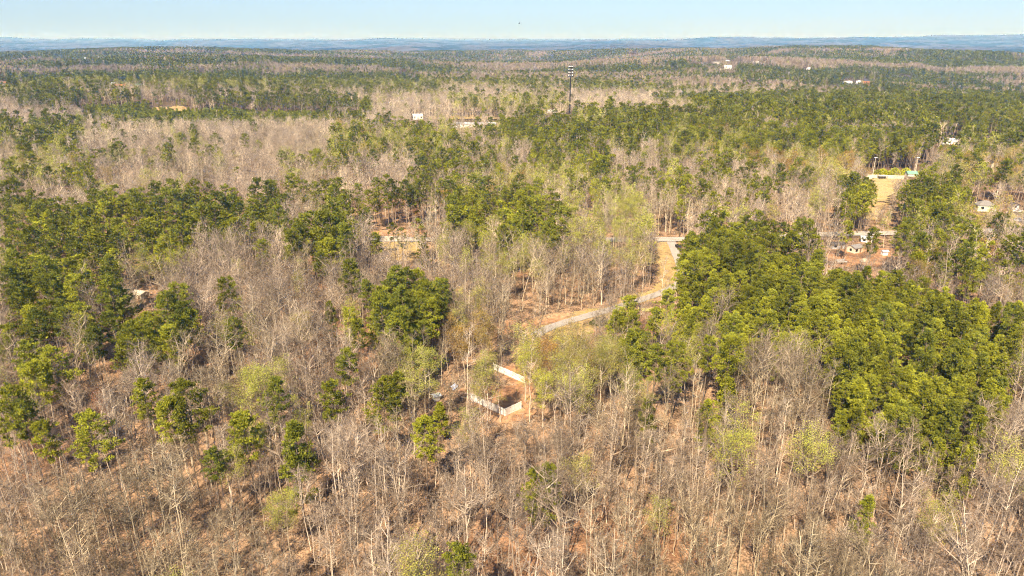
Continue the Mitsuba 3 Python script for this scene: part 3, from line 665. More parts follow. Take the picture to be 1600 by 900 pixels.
# HIDE: (pixel box, distance) that must stay in sight past the trees in front
def house(px, py, w_px, h_px, text, wall='white', roof='grey_roof', rot=0.0, depth=.7, style='gable', name='house', detail=True, pitch=.42, chimney=False, cat='house', sight=.1):
    """A house whose front is w_px wide and whose front wall stands on pixel (px, py)."""
    p = at(px, py)
    w = pix(p)[2]; W = w_px * w / FPX; D = W * depth; Hw = h_px * w / FPX
    key = numbered(name)
    parts = []
    base = -1.0
    if style == 'flat':
        parts.append(('wall', bx(-W / 2, W / 2, -D / 2, D / 2, base, Hw), wall))
        parts.append(('roof', bx(-W / 2 - .3, W / 2 + .3, -D / 2 - .3, D / 2 + .3, Hw + .003, Hw + .35), roof))
    else:
        rise = D / 2 * pitch
        poly = [(-D / 2, base), (D / 2, base), (D / 2, Hw), (0, Hw + rise), (-D / 2, Hw)] if style == 'gable' else [(-D / 2, base), (D / 2, base), (D / 2, Hw), (-D / 2, Hw)]
        m = trimesh.creation.extrude_polygon(shapely.Polygon(poly), W)
        m.apply_transform(np.array([[0, 0, 1, -W / 2], [1, 0, 0, 0], [0, 1, 0, 0], [0, 0, 0, 1.0]]))
        parts.append(('wall', m, wall))
        o = .35; e = D / 2 + o; t = .16
        if style == 'gable':
            zr = Hw + rise + .05; ze = Hw + rise - e * pitch + .05
            v = []
            for x in (-W / 2 - o, W / 2 + o):
                v += [(x, -e, ze), (x, 0, zr), (x, e, ze), (x, -e, ze + t), (x, 0, zr + t), (x, e, ze + t)]
            f = [(0, 1, 7), (0, 7, 6), (1, 2, 8), (1, 8, 7), (3, 10, 4), (3, 9, 10), (4, 11, 5), (4, 10, 11), (0, 6, 9), (0, 9, 3), (2, 5, 11), (2, 11, 8), (0, 3, 4), (0, 4, 1), (1, 4, 5), (1, 5, 2), (6, 7, 10), (6, 10, 9), (7, 8, 11), (7, 11, 10)]
            parts.append(('roof', trimesh.Trimesh(v, f, process=False), roof))
        else:
            ex = W / 2 + o; r = max(ex - e, .4)
            v = [(-ex, -e, Hw), (ex, -e, Hw), (ex, e, Hw), (-ex, e, Hw), (-ex, -e, Hw + t), (ex, -e, Hw + t), (ex, e, Hw + t), (-ex, e, Hw + t), (-r, 0, Hw + t + e * pitch), (r, 0, Hw + t + e * pitch)]
            f = [(0, 2, 1), (0, 3, 2), (0, 1, 5), (0, 5, 4), (1, 2, 6), (1, 6, 5), (2, 3, 7), (2, 7, 6), (3, 0, 4), (3, 4, 7), (4, 5, 9), (4, 9, 8), (6, 7, 8), (6, 8, 9), (5, 6, 9), (7, 4, 8)]
            parts.append(('roof', trimesh.Trimesh(v, f, process=False), roof))
    if detail:
        nwin = max(2, min(6, int(W / 3.2)))
        for k in range(nwin):
            x = -W / 2 + W * (k + .5) / nwin
            if k == nwin // 2: parts.append(('door', bx(x - .5, x + .5, -D / 2 - .05, -D / 2 + .02, 0.05, min(2.1, Hw * .8)), 'wood'))
            else:
                ww = min(.7, W / nwin * .28); z0, z1 = Hw * .35, Hw * .8
                parts.append(('window', bx(x - ww, x + ww, -D / 2 - .03, -D / 2 + .02, z0, z1), 'glass'))
                parts.append(('sill', bx(x - ww - .08, x + ww + .08, -D / 2 - .1, -D / 2 + .02, z0 - .12, z0 - .003), 'white'))
        parts.append(('window', bx(-W / 2 - .03, -W / 2 + .02, -.5, .5, Hw * .35, Hw * .8), 'glass'))
        parts.append(('window', bx(W / 2 - .02, W / 2 + .03, -.5, .5, Hw * .35, Hw * .8), 'glass'))
    if chimney: parts.append(('chimney', bx(W * .22, W * .22 + .8, .2, .9, Hw, Hw + D / 2 * pitch + 1.0), 'brick'))
    d = unit(ray(px, py)[:2])
    world(key, parts, p[:2] + d * D / 2, rot)
    labels[key] = {'label': text, 'category': cat}
    HIDE.append((px - w_px / 2, px + w_px / 2, py - h_px * 1.1 - w_px * depth * .1, py - 1, w, sight))
    return key

house(1334, 397, 17, 9, 'small cottage with grey gabled roof above the red clay yard', 'cream', 'grey_roof', 25, .9)
house(1353, 380, 16, 6, 'low white house with pale roof behind the grey gabled cottage', 'white', 'metal_roof', -20, .7)
house(1306, 390, 20, 7, 'dark grey roofed house half hidden behind bare trees at the clay yard', 'grey', 'dark_roof', 8, .6)
house(1381, 401, 8, 7, 'small white outbuilding right of the tall pine with layered boughs', 'white', 'metal_roof', 4, .8, name='outbuilding', cat='outbuilding', detail=False)
house(1537, 331, 25, 9, 'pale green house with grey hipped roof under the right hand pines', 'pale_green', 'grey_roof', -14, .75, style='hip', chimney=False, pitch=.6)
house(1584, 328, 11, 8, 'white house gable at the right picture edge', 'white', 'dark_roof', 70, .8)
house(1486, 226, 32, 6, 'long white building with blue-grey metal roof at upper right', 'white', 'metal_roof', -4, .42, chimney=False, name='building', cat='building')
house(1551, 222, 20, 3.5, 'low dark roofed house on the far lawn at right', 'grey', 'dark_roof', -10, .6)
house(1552, 268, 10, 12, 'tall pale house among ochre trees at right', 'cream', 'dark_roof', 60, .9)
house(653, 187, 15, 6, 'white house at the left end of the tan earth strip', 'white', 'white', 12, .7)
house(742, 198, 66, 3.2, 'very long low building with white metal roof in the middle distance', 'white', 'metal_roof', -6, .33, name='building', cat='building', pitch=.22, sight=.4)
house(649, 136, 11, 4.5, 'white house on the wooded rise above the middle distance', 'white', 'cream', 18, .7)
house(752, 129, 9, 3.5, 'small cream house among far pines', 'cream', 'grey_roof', -25, .7)
house(150, 137, 12, 3, 'low white house leftmost in the far village', 'white', 'white', 10, .6)
house(175, 135, 14, 4, 'white hall left of the orange roof in the far village', 'white', 'metal_roof', -12, .6, name='building', cat='building')
house(189, 138, 17, 3.2, 'building with bright orange roof in the far village', 'cream', 'orange_roof', 6, .7, name='building', cat='building', pitch=.55)
house(213, 136, 13, 2.2, 'low building with pale green roof in the far village', 'cream', 'green_roof', 4, .7, name='building', cat='building', pitch=.55)
house(4, 134, 10, 4, 'brick house at the left picture edge', 'brick', 'orange_roof', 30, .8)
house(1324, 132, 12, 3.5, 'white house left of the pair above the bare wood at right', 'white', 'white', 14, .6)
house(1341, 132, 7, 5, 'tall narrow white house left of the brick building', 'white', 'metal_roof', 50, .8)
house(1356, 134, 13, 7, 'brick building above the bare wood at right', 'brick', 'dark_roof', -25, .8, name='building', cat='building')
house(1379, 150, 11, 4.5, 'white house in front of the brick building', 'white', 'cream', 10, .6)
house(1286, 147, 13, 3.5, 'pale house among purple-grey bare trees at right', 'white', 'metal_roof', -8, .6)
house(1263, 111, 5, 4, 'tiny white house among far pines at right', 'white', 'white', 20, .8)
house(1119, 102, 9, 4, 'cream house left on the far hill right of the light mast', 'cream', 'grey_roof', 12, .7)
house(1137, 109, 11, 5, 'large white house lowest on the far hill', 'white', 'cream', -15, .7)
house(1136, 98, 6, 3, 'pale house highest on the far hill', 'white', 'metal_roof', 5, .7)
house(1181, 101, 8, 4, 'white house rightmost on the far hill', 'white', 'white', -20, .7)
house(1104, 102, 8, 3, 'dark roofed house leftmost on the far hill', 'grey', 'dark_roof', 10, .7)
house(1484, 142, 8, 3, 'small pale house among bare trees at upper right', 'white', 'white', 0, .7)
house(682, 627, 9.5, 8, 'small white shed among bare trees left of the yard', 'white', 'metal_roof', 28, .8, name='shed', cat='shed', pitch=.3, detail=False)
house(221, 467, 20, 7, 'house with pale tan roof below the tall pale budding tree at left', 'cream', 'cream', -22, .8)
house(152, 470, 10, 6, 'small white outbuilding in the left hand woods', 'white', 'white', 20, .8, name='outbuilding', cat='outbuilding', detail=False)
house(862, 176, 14, 2.4, 'low white roofed shed left of the foot of the light mast', 'white', 'white', 0, .5, name='shed', cat='shed', detail=False)
house(1423, 276, 14, 4, 'kiosk with pale green roof at the edge of the sports field', 'pale_green', 'green_roof', -6, .9, name='kiosk', cat='kiosk', pitch=.5, detail=False)

# church with a white steeple in the far village
p = at(230, 137); w = pix(p)[2]; u = w / FPX
key = 'church'
world(key, [('wall', bx(-3 * u, 6 * u, -3 * u, 3 * u, -1, 2.6 * u), 'brick'), ('roof', bx(-3.2 * u, 6.2 * u, -3.2 * u, 3.2 * u, 2.6 * u + .01, 3.2 * u), 'white'),
            ('tower', bx(-3.6 * u, -1.8 * u, -3.9 * u, -3.1 * u, -1, 4.2 * u), 'white'), ('spire', tube([-2.7 * u, -3.5 * u, 4.2 * u], [-2.7 * u, -3.5 * u, 7.5 * u], 1.0 * u, 4, .05), 'white')], p[:2], 0)
labels[key] = {'label': 'brick church with white spire at the right end of the far village', 'category': 'church'}
HIDE.append((222, 238, 126, 136, w, .3))

# white fence of the yard, in panels between posts
def fence(path, H, text, colour='white', step=2.4, name='fence', post='white', gap=.06):
    key = numbered(name)
    P = [at(a, b) for a, b in path]
    n_p, parts = 0, []
    for a, b in zip(P[:-1], P[1:]):
        L = np.linalg.norm(b[:2] - a[:2]); n = max(1, round(L / step)); d = (b[:2] - a[:2]) / L
        for k in range(n + (b is P[-1])):
            q = a[:2] + d * L * k / n; z = float(terrain(*q))
            parts.append(('post', bx(q[0] - .07, q[0] + .07, q[1] - .07, q[1] + .07, z - .4, z + H + .12), post))
        for k in range(n):
            q0, q1 = a[:2] + d * (L * k / n + .08), a[:2] + d * (L * (k + 1) / n - .08)
            mid = (q0 + q1) / 2; z = float(terrain(*mid)); l = np.linalg.norm(q1 - q0)
            lean = rng.normal(0, .02)
            m = trimesh.util.concatenate([bx(-l / 2, l / 2, -.03, .03, gap, H - .15), bx(-l / 2, l / 2, -.05, .05, H - .147, H)])
            M = np.eye(4); M[:2, :2] = [[d[0], -d[1]], [d[1], d[0]]]; M[:3, 3] = [mid[0], mid[1], z + rng.normal(0, .04)]
            m.apply_transform(M); parts.append(('panel', m, colour))
    cnt = {}
    for nme, m, c in parts:
        k = cnt.get(nme, 0); cnt[nme] = k + 1
        built(f'{key}__{nme}' + (f'_{k:03d}' if k else ''), m, c)
    labels[key] = {'label': text, 'category': 'fence'}
    xs = [a for a, b in path]; ys = [b for a, b in path]
    for (a, b), (c, d_), q in zip(path[:-1], path[1:], P):
        for k in range(4):
            f = (k + .5) / 4; X = a + (c - a) * f; Yp = b + (d_ - b) * f
            HIDE.append((X - 5, X + 5, Yp - 11, Yp, pix(q)[2] - 6, .22))
fence([(734, 627), (789, 653), (814, 641)], 2.0, 'white panel fence turning a corner at the near side of the yard')
fence([(771, 580), (820, 603)], 1.9, 'white panel fence along the far side of the yard')
fence([(1352, 279), (1412, 281)], 2.6, 'low pale boundary wall of the sports field', 'cream', 6.0, 'field_fence', 'grey', 0)
fence([(592, 378.5), (636, 378.5)], 2.6, 'pale concrete wall along the road in front of the orange slope', 'concrete', 5.0, 'road_wall', 'concrete', 0)

# sports field furniture
def light_pole(px, py, h_px, text, arm=.9, rows=1, name='light_pole', n=3, r=.16, dist=None):
    p = at(px, py); w = pix(p)[2]
    H = h_px * w / FPX / math.cos(math.asin(min(.99, (EYE_Z - p[2]) / w)))
    key = numbered(name)
    parts = [('pole', tube([0, 0, -1], [0, 0, H], r * 1.3, 10, r * .7), 'black' if name == 'light_mast' else 'cream')]
    for k in range(rows):
        z = H - .3 - k * H * .062
        parts.append(('crossarm', bx(-arm, arm, -.09, .09, z - .09, z + .09), 'steel'))
        if rows > 1: parts.append(('bracket', bx(-arm, arm, .10, .5, z - .9, z + 1.3), 'black'))
        for i in range(n):
            x = -arm + 2 * arm * (i + .5) / n
            s = arm / n * (.8 if rows == 1 else .55)
            parts.append(('lamp', bx(x - s, x + s, -.5, -.1, z + .1, z + .1 + s * 1.8), 'lamp'))
    world(key, parts, p[:2], 6)
    labels[key] = {'label': text, 'category': 'light mast' if name == 'light_mast' else 'light pole'}
    HIDE.append((px - 3, px + 3, py - h_px, py - 2, w, 0))
light_pole(1363, 277, 30, 'pale light pole at the left end of the field wall', 1.2, n=4, r=.2)
light_pole(1429, 275, 28, 'pale light pole behind the green roofed kiosk', 1.0, n=3, r=.2)
light_pole(1226, 270, 16, 'pale light pole half hidden by ochre trees left of the sports field', 1.0, n=3, r=.2)
HIDE.pop()
p0 = at(890, 176)
light_pole(890, 177, 69, 'tall dark light mast with rows of white floodlights above the pine ridge', 3.2, 4, 'light_mast', n=3, r=.8)

# water tower and the mast on the horizon
p = at(135, 101); w = pix(p)[2]; u = w / FPX
tank = trimesh.creation.icosphere(subdivisions=3, radius=1.5 * u); tank.apply_scale([1, 1, .8]); tank.apply_translation([0, 0, 9.5 * u])
world('water_tower', [('tank', tank, 'white'), ('stem', tube([0, 0, -2], [0, 0, 8.5 * u], .55 * u, 12, .4 * u), 'white'), ('foot', tube([0, 0, -2], [0, 0, 1.2 * u], 1.1 * u, 12, .5 * u), 'white')], p[:2], 0)
labels['water_tower'] = {'label': 'white water tower over the far pine forest at left', 'category': 'water tower'}
HIDE.append((130, 140, 88, 99, w, .3))
rad_d = unit(ray(1567, 60)[:2]) * 15500
world('radio_tower', [('mast', tube([0, 0, -5], [0, 0, 150], 1.6, 4, .8), 'red'), ('antenna', tube([0, 0, 150], [0, 0, 168], .4, 4), 'lamp')], rad_d, 0)
labels['radio_tower'] = {'label': 'thin lattice radio tower on the far blue ridge at right', 'category': 'radio tower'}

# dugout, board, trailer, mailbox
p = at(1378, 280); u = pix(p)[2] / FPX
world('dugout', [('roof', bx(-6.5 * u, 6.5 * u, -1.5, 1.5, 2.2, 2.45), 'grey'), ('back_wall', bx(-6.2 * u, 6.2 * u, 1.2, 1.4, 0, 2.197), 'grey'), ('bench', bx(-5.6 * u, 5.6 * u, .5, .95, .4, .5), 'wood')] +
      [('post', bx(x * u - .08, x * u + .08, -1.35, -1.19, -.3, 2.197), 'steel') for x in (-6, -2, 2, 6)], at(1378, 281)[:2], 0)
labels['dugout'] = {'label': 'grey open shelter with bench in front of the field wall', 'category': 'dugout'}
p = at(1349.5, 412); u = pix(p)[2] / FPX
world('display_board', [('board', bx(-4.6 * u, 4.6 * u, -.08, .08, .6, .6 + 5.5 * u), 'cream'), ('leg', bx(-3.5 * u, -3.5 * u + .15, -.05, .05, -.5, .597), 'wood'), ('leg', bx(3.5 * u - .15, 3.5 * u, -.05, .05, -.5, .597), 'wood')], p[:2], 6)
labels['display_board'] = {'label': 'pale blank board on legs in the red clay yard', 'category': 'board'}
HIDE.append((1345, 1355, 405, 413, pix(p)[2], .3))
p = at(1313, 413); u = pix(p)[2] / FPX
parts = [('bed', bx(-8 * u, 8 * u, -1.1, 1.1, .75, .95), 'wood'), ('side_rail', bx(-8 * u, 8 * u, -1.13, -1.03, .96, 1.5), 'grey'), ('side_rail', bx(-8 * u, 8 * u, 1.03, 1.13, .96, 1.5), 'grey'), ('drawbar', bx(8 * u, 8 * u + 1.4, -.06, .06, .7, .82), 'steel')]
for x in (-2.4 * u, 1.0 * u):
    for y in (-1.25, 1.25): parts.append(('wheel', tube([x, y - .12, .4], [x, y + .12, .4], .4, 14), 'black'))
world('trailer', parts, p[:2], 4)
labels['trailer'] = {'label': 'flat wooden trailer parked at the left of the red clay yard', 'category': 'trailer'}
HIDE.append((1303, 1323, 405, 413, pix(p)[2], .3))
p = at(779, 529)
world('nest_box_pole', [('pole', tube([0, 0, -.4], [0, 0, 2.2], .06, 8), 'white'), ('crossarm', bx(-.45, .45, -.04, .04, 1.75, 1.83), 'white'), ('box', bx(-.16, .16, -.16, .16, 2.2, 2.55), 'white'), ('box', bx(-.5, -.26, -.12, .12, 1.84, 2.1), 'white'), ('box', bx(.26, .5, -.12, .12, 1.84, 2.1), 'white')], p[:2], 0)
labels['nest_box_pole'] = {'label': 'white pole with small white boxes left of the lower end of the lane', 'category': 'bird house'}

def car(px, py, rot, body, text, name='parked_car', L=4.6):
    p = at(px, py)
    prof = shapely.Polygon([(-2.3, .3), (2.3, .3), (2.35, .75), (2.2, .95), (1.1, 1.02), (-2.2, 1.02), (-2.32, .8)])
    cab = shapely.Polygon([(-2.05, 1.02), (1.0, 1.02), (.35, 1.62), (-1.75, 1.62)])
    gls = shapely.Polygon([(-1.9, 1.08), (.85, 1.08), (.3, 1.53), (-1.65, 1.53)])
    def ex(poly, w):
        m = trimesh.creation.extrude_polygon(poly, w); m.apply_translation([0, 0, -w / 2])
        m.apply_transform(np.array([[1, 0, 0, 0], [0, 0, -1, 0], [0, 1, 0, 0], [0, 0, 0, 1.0]])); return m
    parts = [('body', ex(prof, 1.8), body), ('cabin', ex(cab, 1.56), body), ('window', ex(gls, 1.60), 'glass'), ('windscreen', bx(-1.95, -1.70, -.68, .68, 1.10, 1.50), 'glass')]
    for x in (-1.45, 1.45):
        for y in (-.82, .82): parts.append(('wheel', tube([x, y - .11, .33], [x, y + .11, .33], .33, 14), 'black'))
    parts.append(('tail_light', bx(-2.36, -2.30, -.8, -.45, .7, .9), 'red')); parts.append(('tail_light', bx(-2.36, -2.30, .45, .8, .7, .9), 'red'))
    key = numbered(name)
    world(key, parts, p[:2], rot, float(terrain(*p[:2])) + .45)
    labels[key] = {'label': text, 'category': 'car'}
    HIDE.append((px - 7, px + 7, py - 7, py, pix(p)[2], .2))
car(1060, 389, 96, 'black', 'black car waiting where the lane meets the road')
car(1589, 333, 15, 'white', 'white car parked in front of the white gable at the right edge')
car(1450, 256, 5, 'black', 'dark car under the tall pines behind the kiosk')
car(1592, 348, -20, 'blue', 'blue-grey car on the pale drive at the right edge')

# brush pile of cut evergreen boughs, tarpaulin, fallen logs
rb = np.random.default_rng(5)
p = at(938, 508); W = 7.2
c = rb.normal(size=(2600, 3)); c = unit(c) * rb.uniform(.55, 1.0, (2600, 1)) * [W / 2, W * .34, 2.6]; c[:, 2] = np.abs(c[:, 2])
c += np.array([p[0], p[1], p[2]])
sp = Soup(); sp.add(flakes(rb, c, .55, .3), np.clip(rb.normal(.02, .05, len(c)), 0, 1), rb.uniform(.1, .7, len(c)))
scene['brush_pile__boughs'] = sp.ply('leaf')
c2 = c[:160]; sb = Soup(); sb.add(prisms(c2, c2 + unit(rb.normal(size=c2.shape) + [1, 0, .2]) * 2.2, .05, .02, 3), .6)
scene['brush_pile__branches'] = sb.ply('bark')
labels['brush_pile'] = {'label': 'grey-green heap of cut boughs beside the lane', 'category': 'brush pile'}
HIDE.append((918, 962, 486, 510, pix(p)[2] - 4, .3))
p = at(708, 612)
g = np.linspace(-1, 1, 9); GXX, GYY = np.meshgrid(g, g)
V = np.column_stack([GXX.ravel() * 1.1, GYY.ravel() * .8, (1.7 - .9 * np.abs(GYY) ** 1.5 + .12 * np.sin(GXX * 7) * (np.abs(GYY))).ravel()])
i, j = np.meshgrid(np.arange(8), np.arange(8), indexing='ij')
tarp = trimesh.Trimesh(V, np.vstack([np.column_stack([(i * 9 + j).ravel(), (i * 9 + j + 1).ravel(), (i * 9 + j + 10).ravel()]), np.column_stack([(i * 9 + j).ravel(), (i * 9 + j + 10).ravel(), (i * 9 + j + 9).ravel()])]), process=False)
world('tarpaulin', [('cover', tarp, 'blue'), ('load', bx(-1.0, 1.0, -.5, .5, -.3, 1.25), 'wood')], p[:2], 60)
labels['tarpaulin'] = {'label': 'blue-white tarpaulin over a stack right of the white shed', 'category': 'tarpaulin'}
HIDE.append((703, 713, 602, 612, pix(p)[2] - 3, .3))
logs = [((870, 897), (912, 878), .22), ((620, 892), (662, 880), .2), ((1010, 712), (1066, 702), .2), ((868, 853), (922, 853), .16), ((1395, 868), (1440, 884), .18), ((300, 905), (352, 868), .2), ((690, 900), (712, 884), .2)]
for k, (a, b, r) in enumerate(logs):
    A, Bq = at(*a), at(*b); A = A + [0, 0, r * .8]; Bq = Bq + [0, 0, r * .8 + .25]
    key = 'fallen_log' + (f'_{k:03d}' if k else '')
    s = Soup(); m = A + (Bq - A) * .5 + [0, 0, .12]
    s.add(prisms(np.array([A, m]), np.array([m, Bq]), np.array([r, r * .8]), np.array([r * .8, r * .5]), 7), .95)
    scene[key + '__trunk'] = s.ply('bark')
    for b_ in range(5):
        s = Soup(); q = A + (Bq - A) * rb.uniform(.45, 1)
        s.add(prisms(q, q + unit(rb.normal(size=3) + [0, 0, .6]) * rb.uniform(.6, 1.6), .05, .015, 3), .8)
        scene[key + '__branch_stub' + (f'_{b_:03d}' if b_ else '')] = s.ply('bark')
    labels[key] = {'label': ['pale fallen trunk lying below the fan-limbed bare tree at bottom centre', 'fallen log at the bottom left of centre', 'fallen log crossing dark litter right of centre', 'thin straight fallen trunk at bottom centre', 'fallen log at the bottom right',
                             'fallen log near the bottom left corner', 'short pale log left of bottom centre'][k], 'category': 'log'}
# fallen sticks and dead branches on the litter of the near wood
X = rb.uniform(-110, 110, 9000); Yq = rb.uniform(70, 230, 9000)
A = np.column_stack([X, Yq, terrain(X, Yq) + .06]); a = rb.uniform(0, 2 * np.pi, 9000); l = rb.uniform(.5, 3.2, 9000) * rb.uniform(.4, 1, 9000)
E = A + np.column_stack([np.cos(a) * l, np.sin(a) * l, rb.uniform(0, .35, 9000) * l]); E[:, 2] = np.maximum(E[:, 2], terrain(E[:, 0], E[:, 1]) + .04)
s = Soup(); s.add(prisms(A, E, rb.uniform(.03, .08, 9000), .015, 3), np.repeat(rb.uniform(.2, .95, 9000), 6))
scene['fallen_branches'] = s.ply('bark')
labels['fallen_branches'] = {'label': 'dead sticks and fallen branches strewn over the near woodland floor', 'category': 'branches', 'kind': 'stuff'}
# a bird over the horizon
q = EYE + ray(811, 37) * 300
bird = [('body', trimesh.creation.icosphere(subdivisions=2, radius=.18), 'steel')]
bird[0][1].apply_scale([.6, 2.0, .6])
for s in (-1, 1):
    v = np.array([[0, .25, .02], [0, -.2, .02], [s * .5, .12, .14], [s * .5, -.16, .13], [s * .95, -.12, .22], [0, .25, -.02], [0, -.2, -.02], [s * .5, .12, .11], [s * .5, -.16, .10], [s * .95, -.12, .20]])
    m = trimesh.convex.convex_hull(v); bird.append(('wing', m, 'steel'))
bird.append(('tail', trimesh.convex.convex_hull([[0, -.3, .02], [-.14, -.6, .03], [.14, -.6, .03], [0, -.3, -.02], [-.14, -.6, .0], [.14, -.6, .0]]), 'steel'))
for nme in bird:
    nme[1].apply_transform(trimesh.transformations.rotation_matrix(-.45, [0, 1, 0]))
world('bird', bird, q[:2], 60, q[2])
labels['bird'] = {'label': 'small dark bird gliding in the pale sky', 'category': 'bird'}
trees = []          # (kind, variant, x, y, height scale, rotation, label or None)
taken = []
for kind, var, px, py, share, H, text in SINGLES:
    p = at(px, py, H * share)
    trees.append((kind, var, p[0], p[1], H / KINDS[kind][var]['H'], rng.uniform(0, 360), text))
    taken.append((p[0], p[1], 3.4))
taken = np.array(taken)

def candidates(r0, r1, step):
    x = np.arange(-r1, r1, step); y = np.arange(0, r1, step)
    X, Y_ = np.meshgrid(x, y); X, Y_ = X.ravel(), Y_.ravel()
    X = X + rng.uniform(-.42, .42, X.shape) * step; Y_ = Y_ + rng.uniform(-.42, .42, X.shape) * step
    r = np.hypot(X, Y_); a = np.degrees(np.arctan2(X, Y_ + 14))
    k = (r >= r0) & (r < r1) & (np.abs(a) < 39)
    return X[k], Y_[k]

def kinds_at(x, y):
    """Kind of tree and stand density for every place."""
    u = rng.uniform(size=len(x))
    patch = meshkit.fbm(np.stack([x / 75, y / 75, 0 * x], -1), 3, 77)
    kind = np.where(u < .04, 'bud', 'bare').astype(object)
    kind[(u > .985)] = 'pine'
    dens = np.ones(len(x))
    for poly, shares, dn in layer_polys:
        k = shapely.contains_xy(poly, x, y)
        if not k.any(): continue
        # clumped rather than evenly mixed
        uu = np.clip(rng.uniform(size=k.sum()) * .55 + .45 * np.clip((patch[k] - .25) * 2, 0, 1), 0, .9999)
        uu = np.argsort(np.argsort(uu)) / max(len(uu), 1)
        names = list(shares); cum = np.cumsum([shares[n] for n in names]) / sum(shares.values())
        kind[k] = np.array(names, object)[np.searchsorted(cum, uu, side='right').clip(0, len(names) - 1)]
        dens[k] = dn
    return kind, dens

young_poly = [pl for pl, kd, dn in layer_polys if kd.get(Y, 0) > .6][0]
KEEP = {'bare': .92, 'bud': .6, 'pine': .66, 'young': 1.0, 'ochre': .55, 'vivid': .5, 'red': .5}
for r0, r1, step in ((58, 300, 4.0), (300, 640, 4.9), (640, 1250, 5.8)):
    X, Y_ = candidates(r0, r1, step)
    kind, dens = kinds_at(X, Y_)
    keep = rng.uniform(size=len(X)) < np.array([KEEP[k] for k in kind]) * dens * np.interp(np.hypot(X, Y_), [110, 190, 300, 310], [.86, 1.0, 1, 1.25])
    keep &= ~shapely.contains_xy(clear_all, X, Y_) & ~shapely.contains_xy(plant_poly, X, Y_)
    d2 = ((X[:, None] - taken[None, :, 0]) ** 2 + (Y_[:, None] - taken[None, :, 1]) ** 2)
    keep &= (d2 > taken[None, :, 2] ** 2).all(1)
    for x, y, k in zip(X[keep], Y_[keep], kind[keep]):
        v = int(rng.integers(len(KINDS[k])))
        if k == 'bare':        # the near wood is of slender trunks, the farther one of broad crowns
            v = int(rng.integers(8, 13)) if rng.uniform() < np.interp(math.hypot(x, y), [120, 210], [.9, .15]) else int(rng.integers(8))
        trees.append((k, v, x, y, rng.uniform(.5, 1.12) if k == 'bare' else rng.uniform(.66, 1.08) * (.8 if k == 'pine' and young_poly.contains(shapely.Point(x, y)) else 1), rng.uniform(0, 360), None))
# thin young hardwoods between the trunks of the near wood
X, Y_ = candidates(58, 190, 3.9)
kind, dens = kinds_at(X, Y_)
keep = (kind == 'bare') & (rng.uniform(size=len(X)) < .85) & ~shapely.contains_xy(clear_all, X, Y_)
for x, y in zip(X[keep], Y_[keep]):
    trees.append(('bare', int(rng.integers(8, 13)), x, y, rng.uniform(.42, .8), rng.uniform(0, 360), None))
# the plantation: rows of small bright pines
X, Y_ = candidates(500, 1250, 3.3)
wob = 60 * (meshkit.fbm(np.stack([X / 40, Y_ / 40, 0 * X], -1), 3, 61) - .5)
k = shapely.contains_xy(plant_poly, X + wob * .6, Y_ + wob) & ~shapely.contains_xy(clear_all, X, Y_) & (rng.uniform(size=len(X)) < .8)
for x, y in zip(X[k], Y_[k]):
    trees.append(('young', int(rng.integers(4)), x, y, rng.uniform(.4, .6), rng.uniform(0, 360), None))   # small trees of the plantation

# bushes: bright hedge behind the sports field
for px_, py_ in ((1322, 271), (1330, 268), (1340, 270), (1372, 270), (1380, 268), (1389, 270), (1398, 267), (1406, 269), (1416, 266), (1440, 270), (1448, 267), (1456, 270)):
    q = at(px_, py_, 2.5)
    trees.append(('bush', int(rng.integers(2)), q[0], q[1], rng.uniform(1.5, 2.2), rng.uniform(0, 360), None))
# low bare shrubs and saplings on the near woodland floor
X, Y_ = candidates(58, 330, 4.2)
keep = (rng.uniform(size=len(X)) < np.interp(np.hypot(X, Y_), [120, 180], [.34, .75])) & ~shapely.contains_xy(clear_all, X, Y_)
for x, y in zip(X[keep], Y_[keep]):
    trees.append(('sapling', int(rng.integers(3)), x, y, rng.uniform(.6, 1.3), rng.uniform(0, 360), None))

# what the photograph shows past the trees in front of it stays in sight: only saplings stand there
for kind, var, px_, py_, share, H, text in SINGLES:
    q = at(px_, py_, H * share); s_ = FPX / pix(q)[2]
    if kind != 'bare': HIDE.append((px_ - 2.6 * s_, px_ + 2.6 * s_, py_ - H * .22 * s_, py_ + H * .14 * s_, pix(q)[2] - 2, .12 if kind in ('pine', 'young', 'budfull', 'vivid') else .3))
    else: HIDE.append((px_ - 3 * s_, px_ + 3 * s_, py_ - H * .2 * s_, py_ + H * .2 * s_, pix(q)[2] - 2, .3))
hide = np.array(HIDE)
def in_sight_line(x, y, top, R):
    p = np.stack([x, y, terrain(x, y) + top], -1)
    u, v, w = pix(p); _, vb, _ = pix(p - np.stack([0 * x, 0 * x, 0 * x + top], -1))
    r = R * FPX / w
    out = np.zeros(len(x))
    for x0, x1, y0, y1, dist_, keep_ in hide:
        out = np.maximum(out, (1 - keep_) * ((u + r > x0) & (u - r < x1) & (v < y1) & (vb > y0) & (w < dist_)))
    return out
kk = np.array([KINDS[t[0]][t[1]]['H'] * t[4] for t in trees])
blocked = in_sight_line(np.array([t[2] for t in trees]), np.array([t[3] for t in trees]), kk, 2.0)
blocked = rng.uniform(size=len(trees)) < blocked
luck = rng.uniform(size=len(trees))
far_off = np.array([math.hypot(t[2], t[3]) for t in trees]) > 600
trees = [t if not b or t[6] or t[0] in ('sapling', 'bush') or (t[0] == 'young' and t[4] < .62) else ('sapling', i % 3, *t[2:4], .8, t[5], None)
         for i, (t, b, u, fo) in enumerate(zip(trees, blocked, luck, far_off)) if not (b and u > .7 and not t[6] and not (t[0] == 'young' and t[4] < .62))]
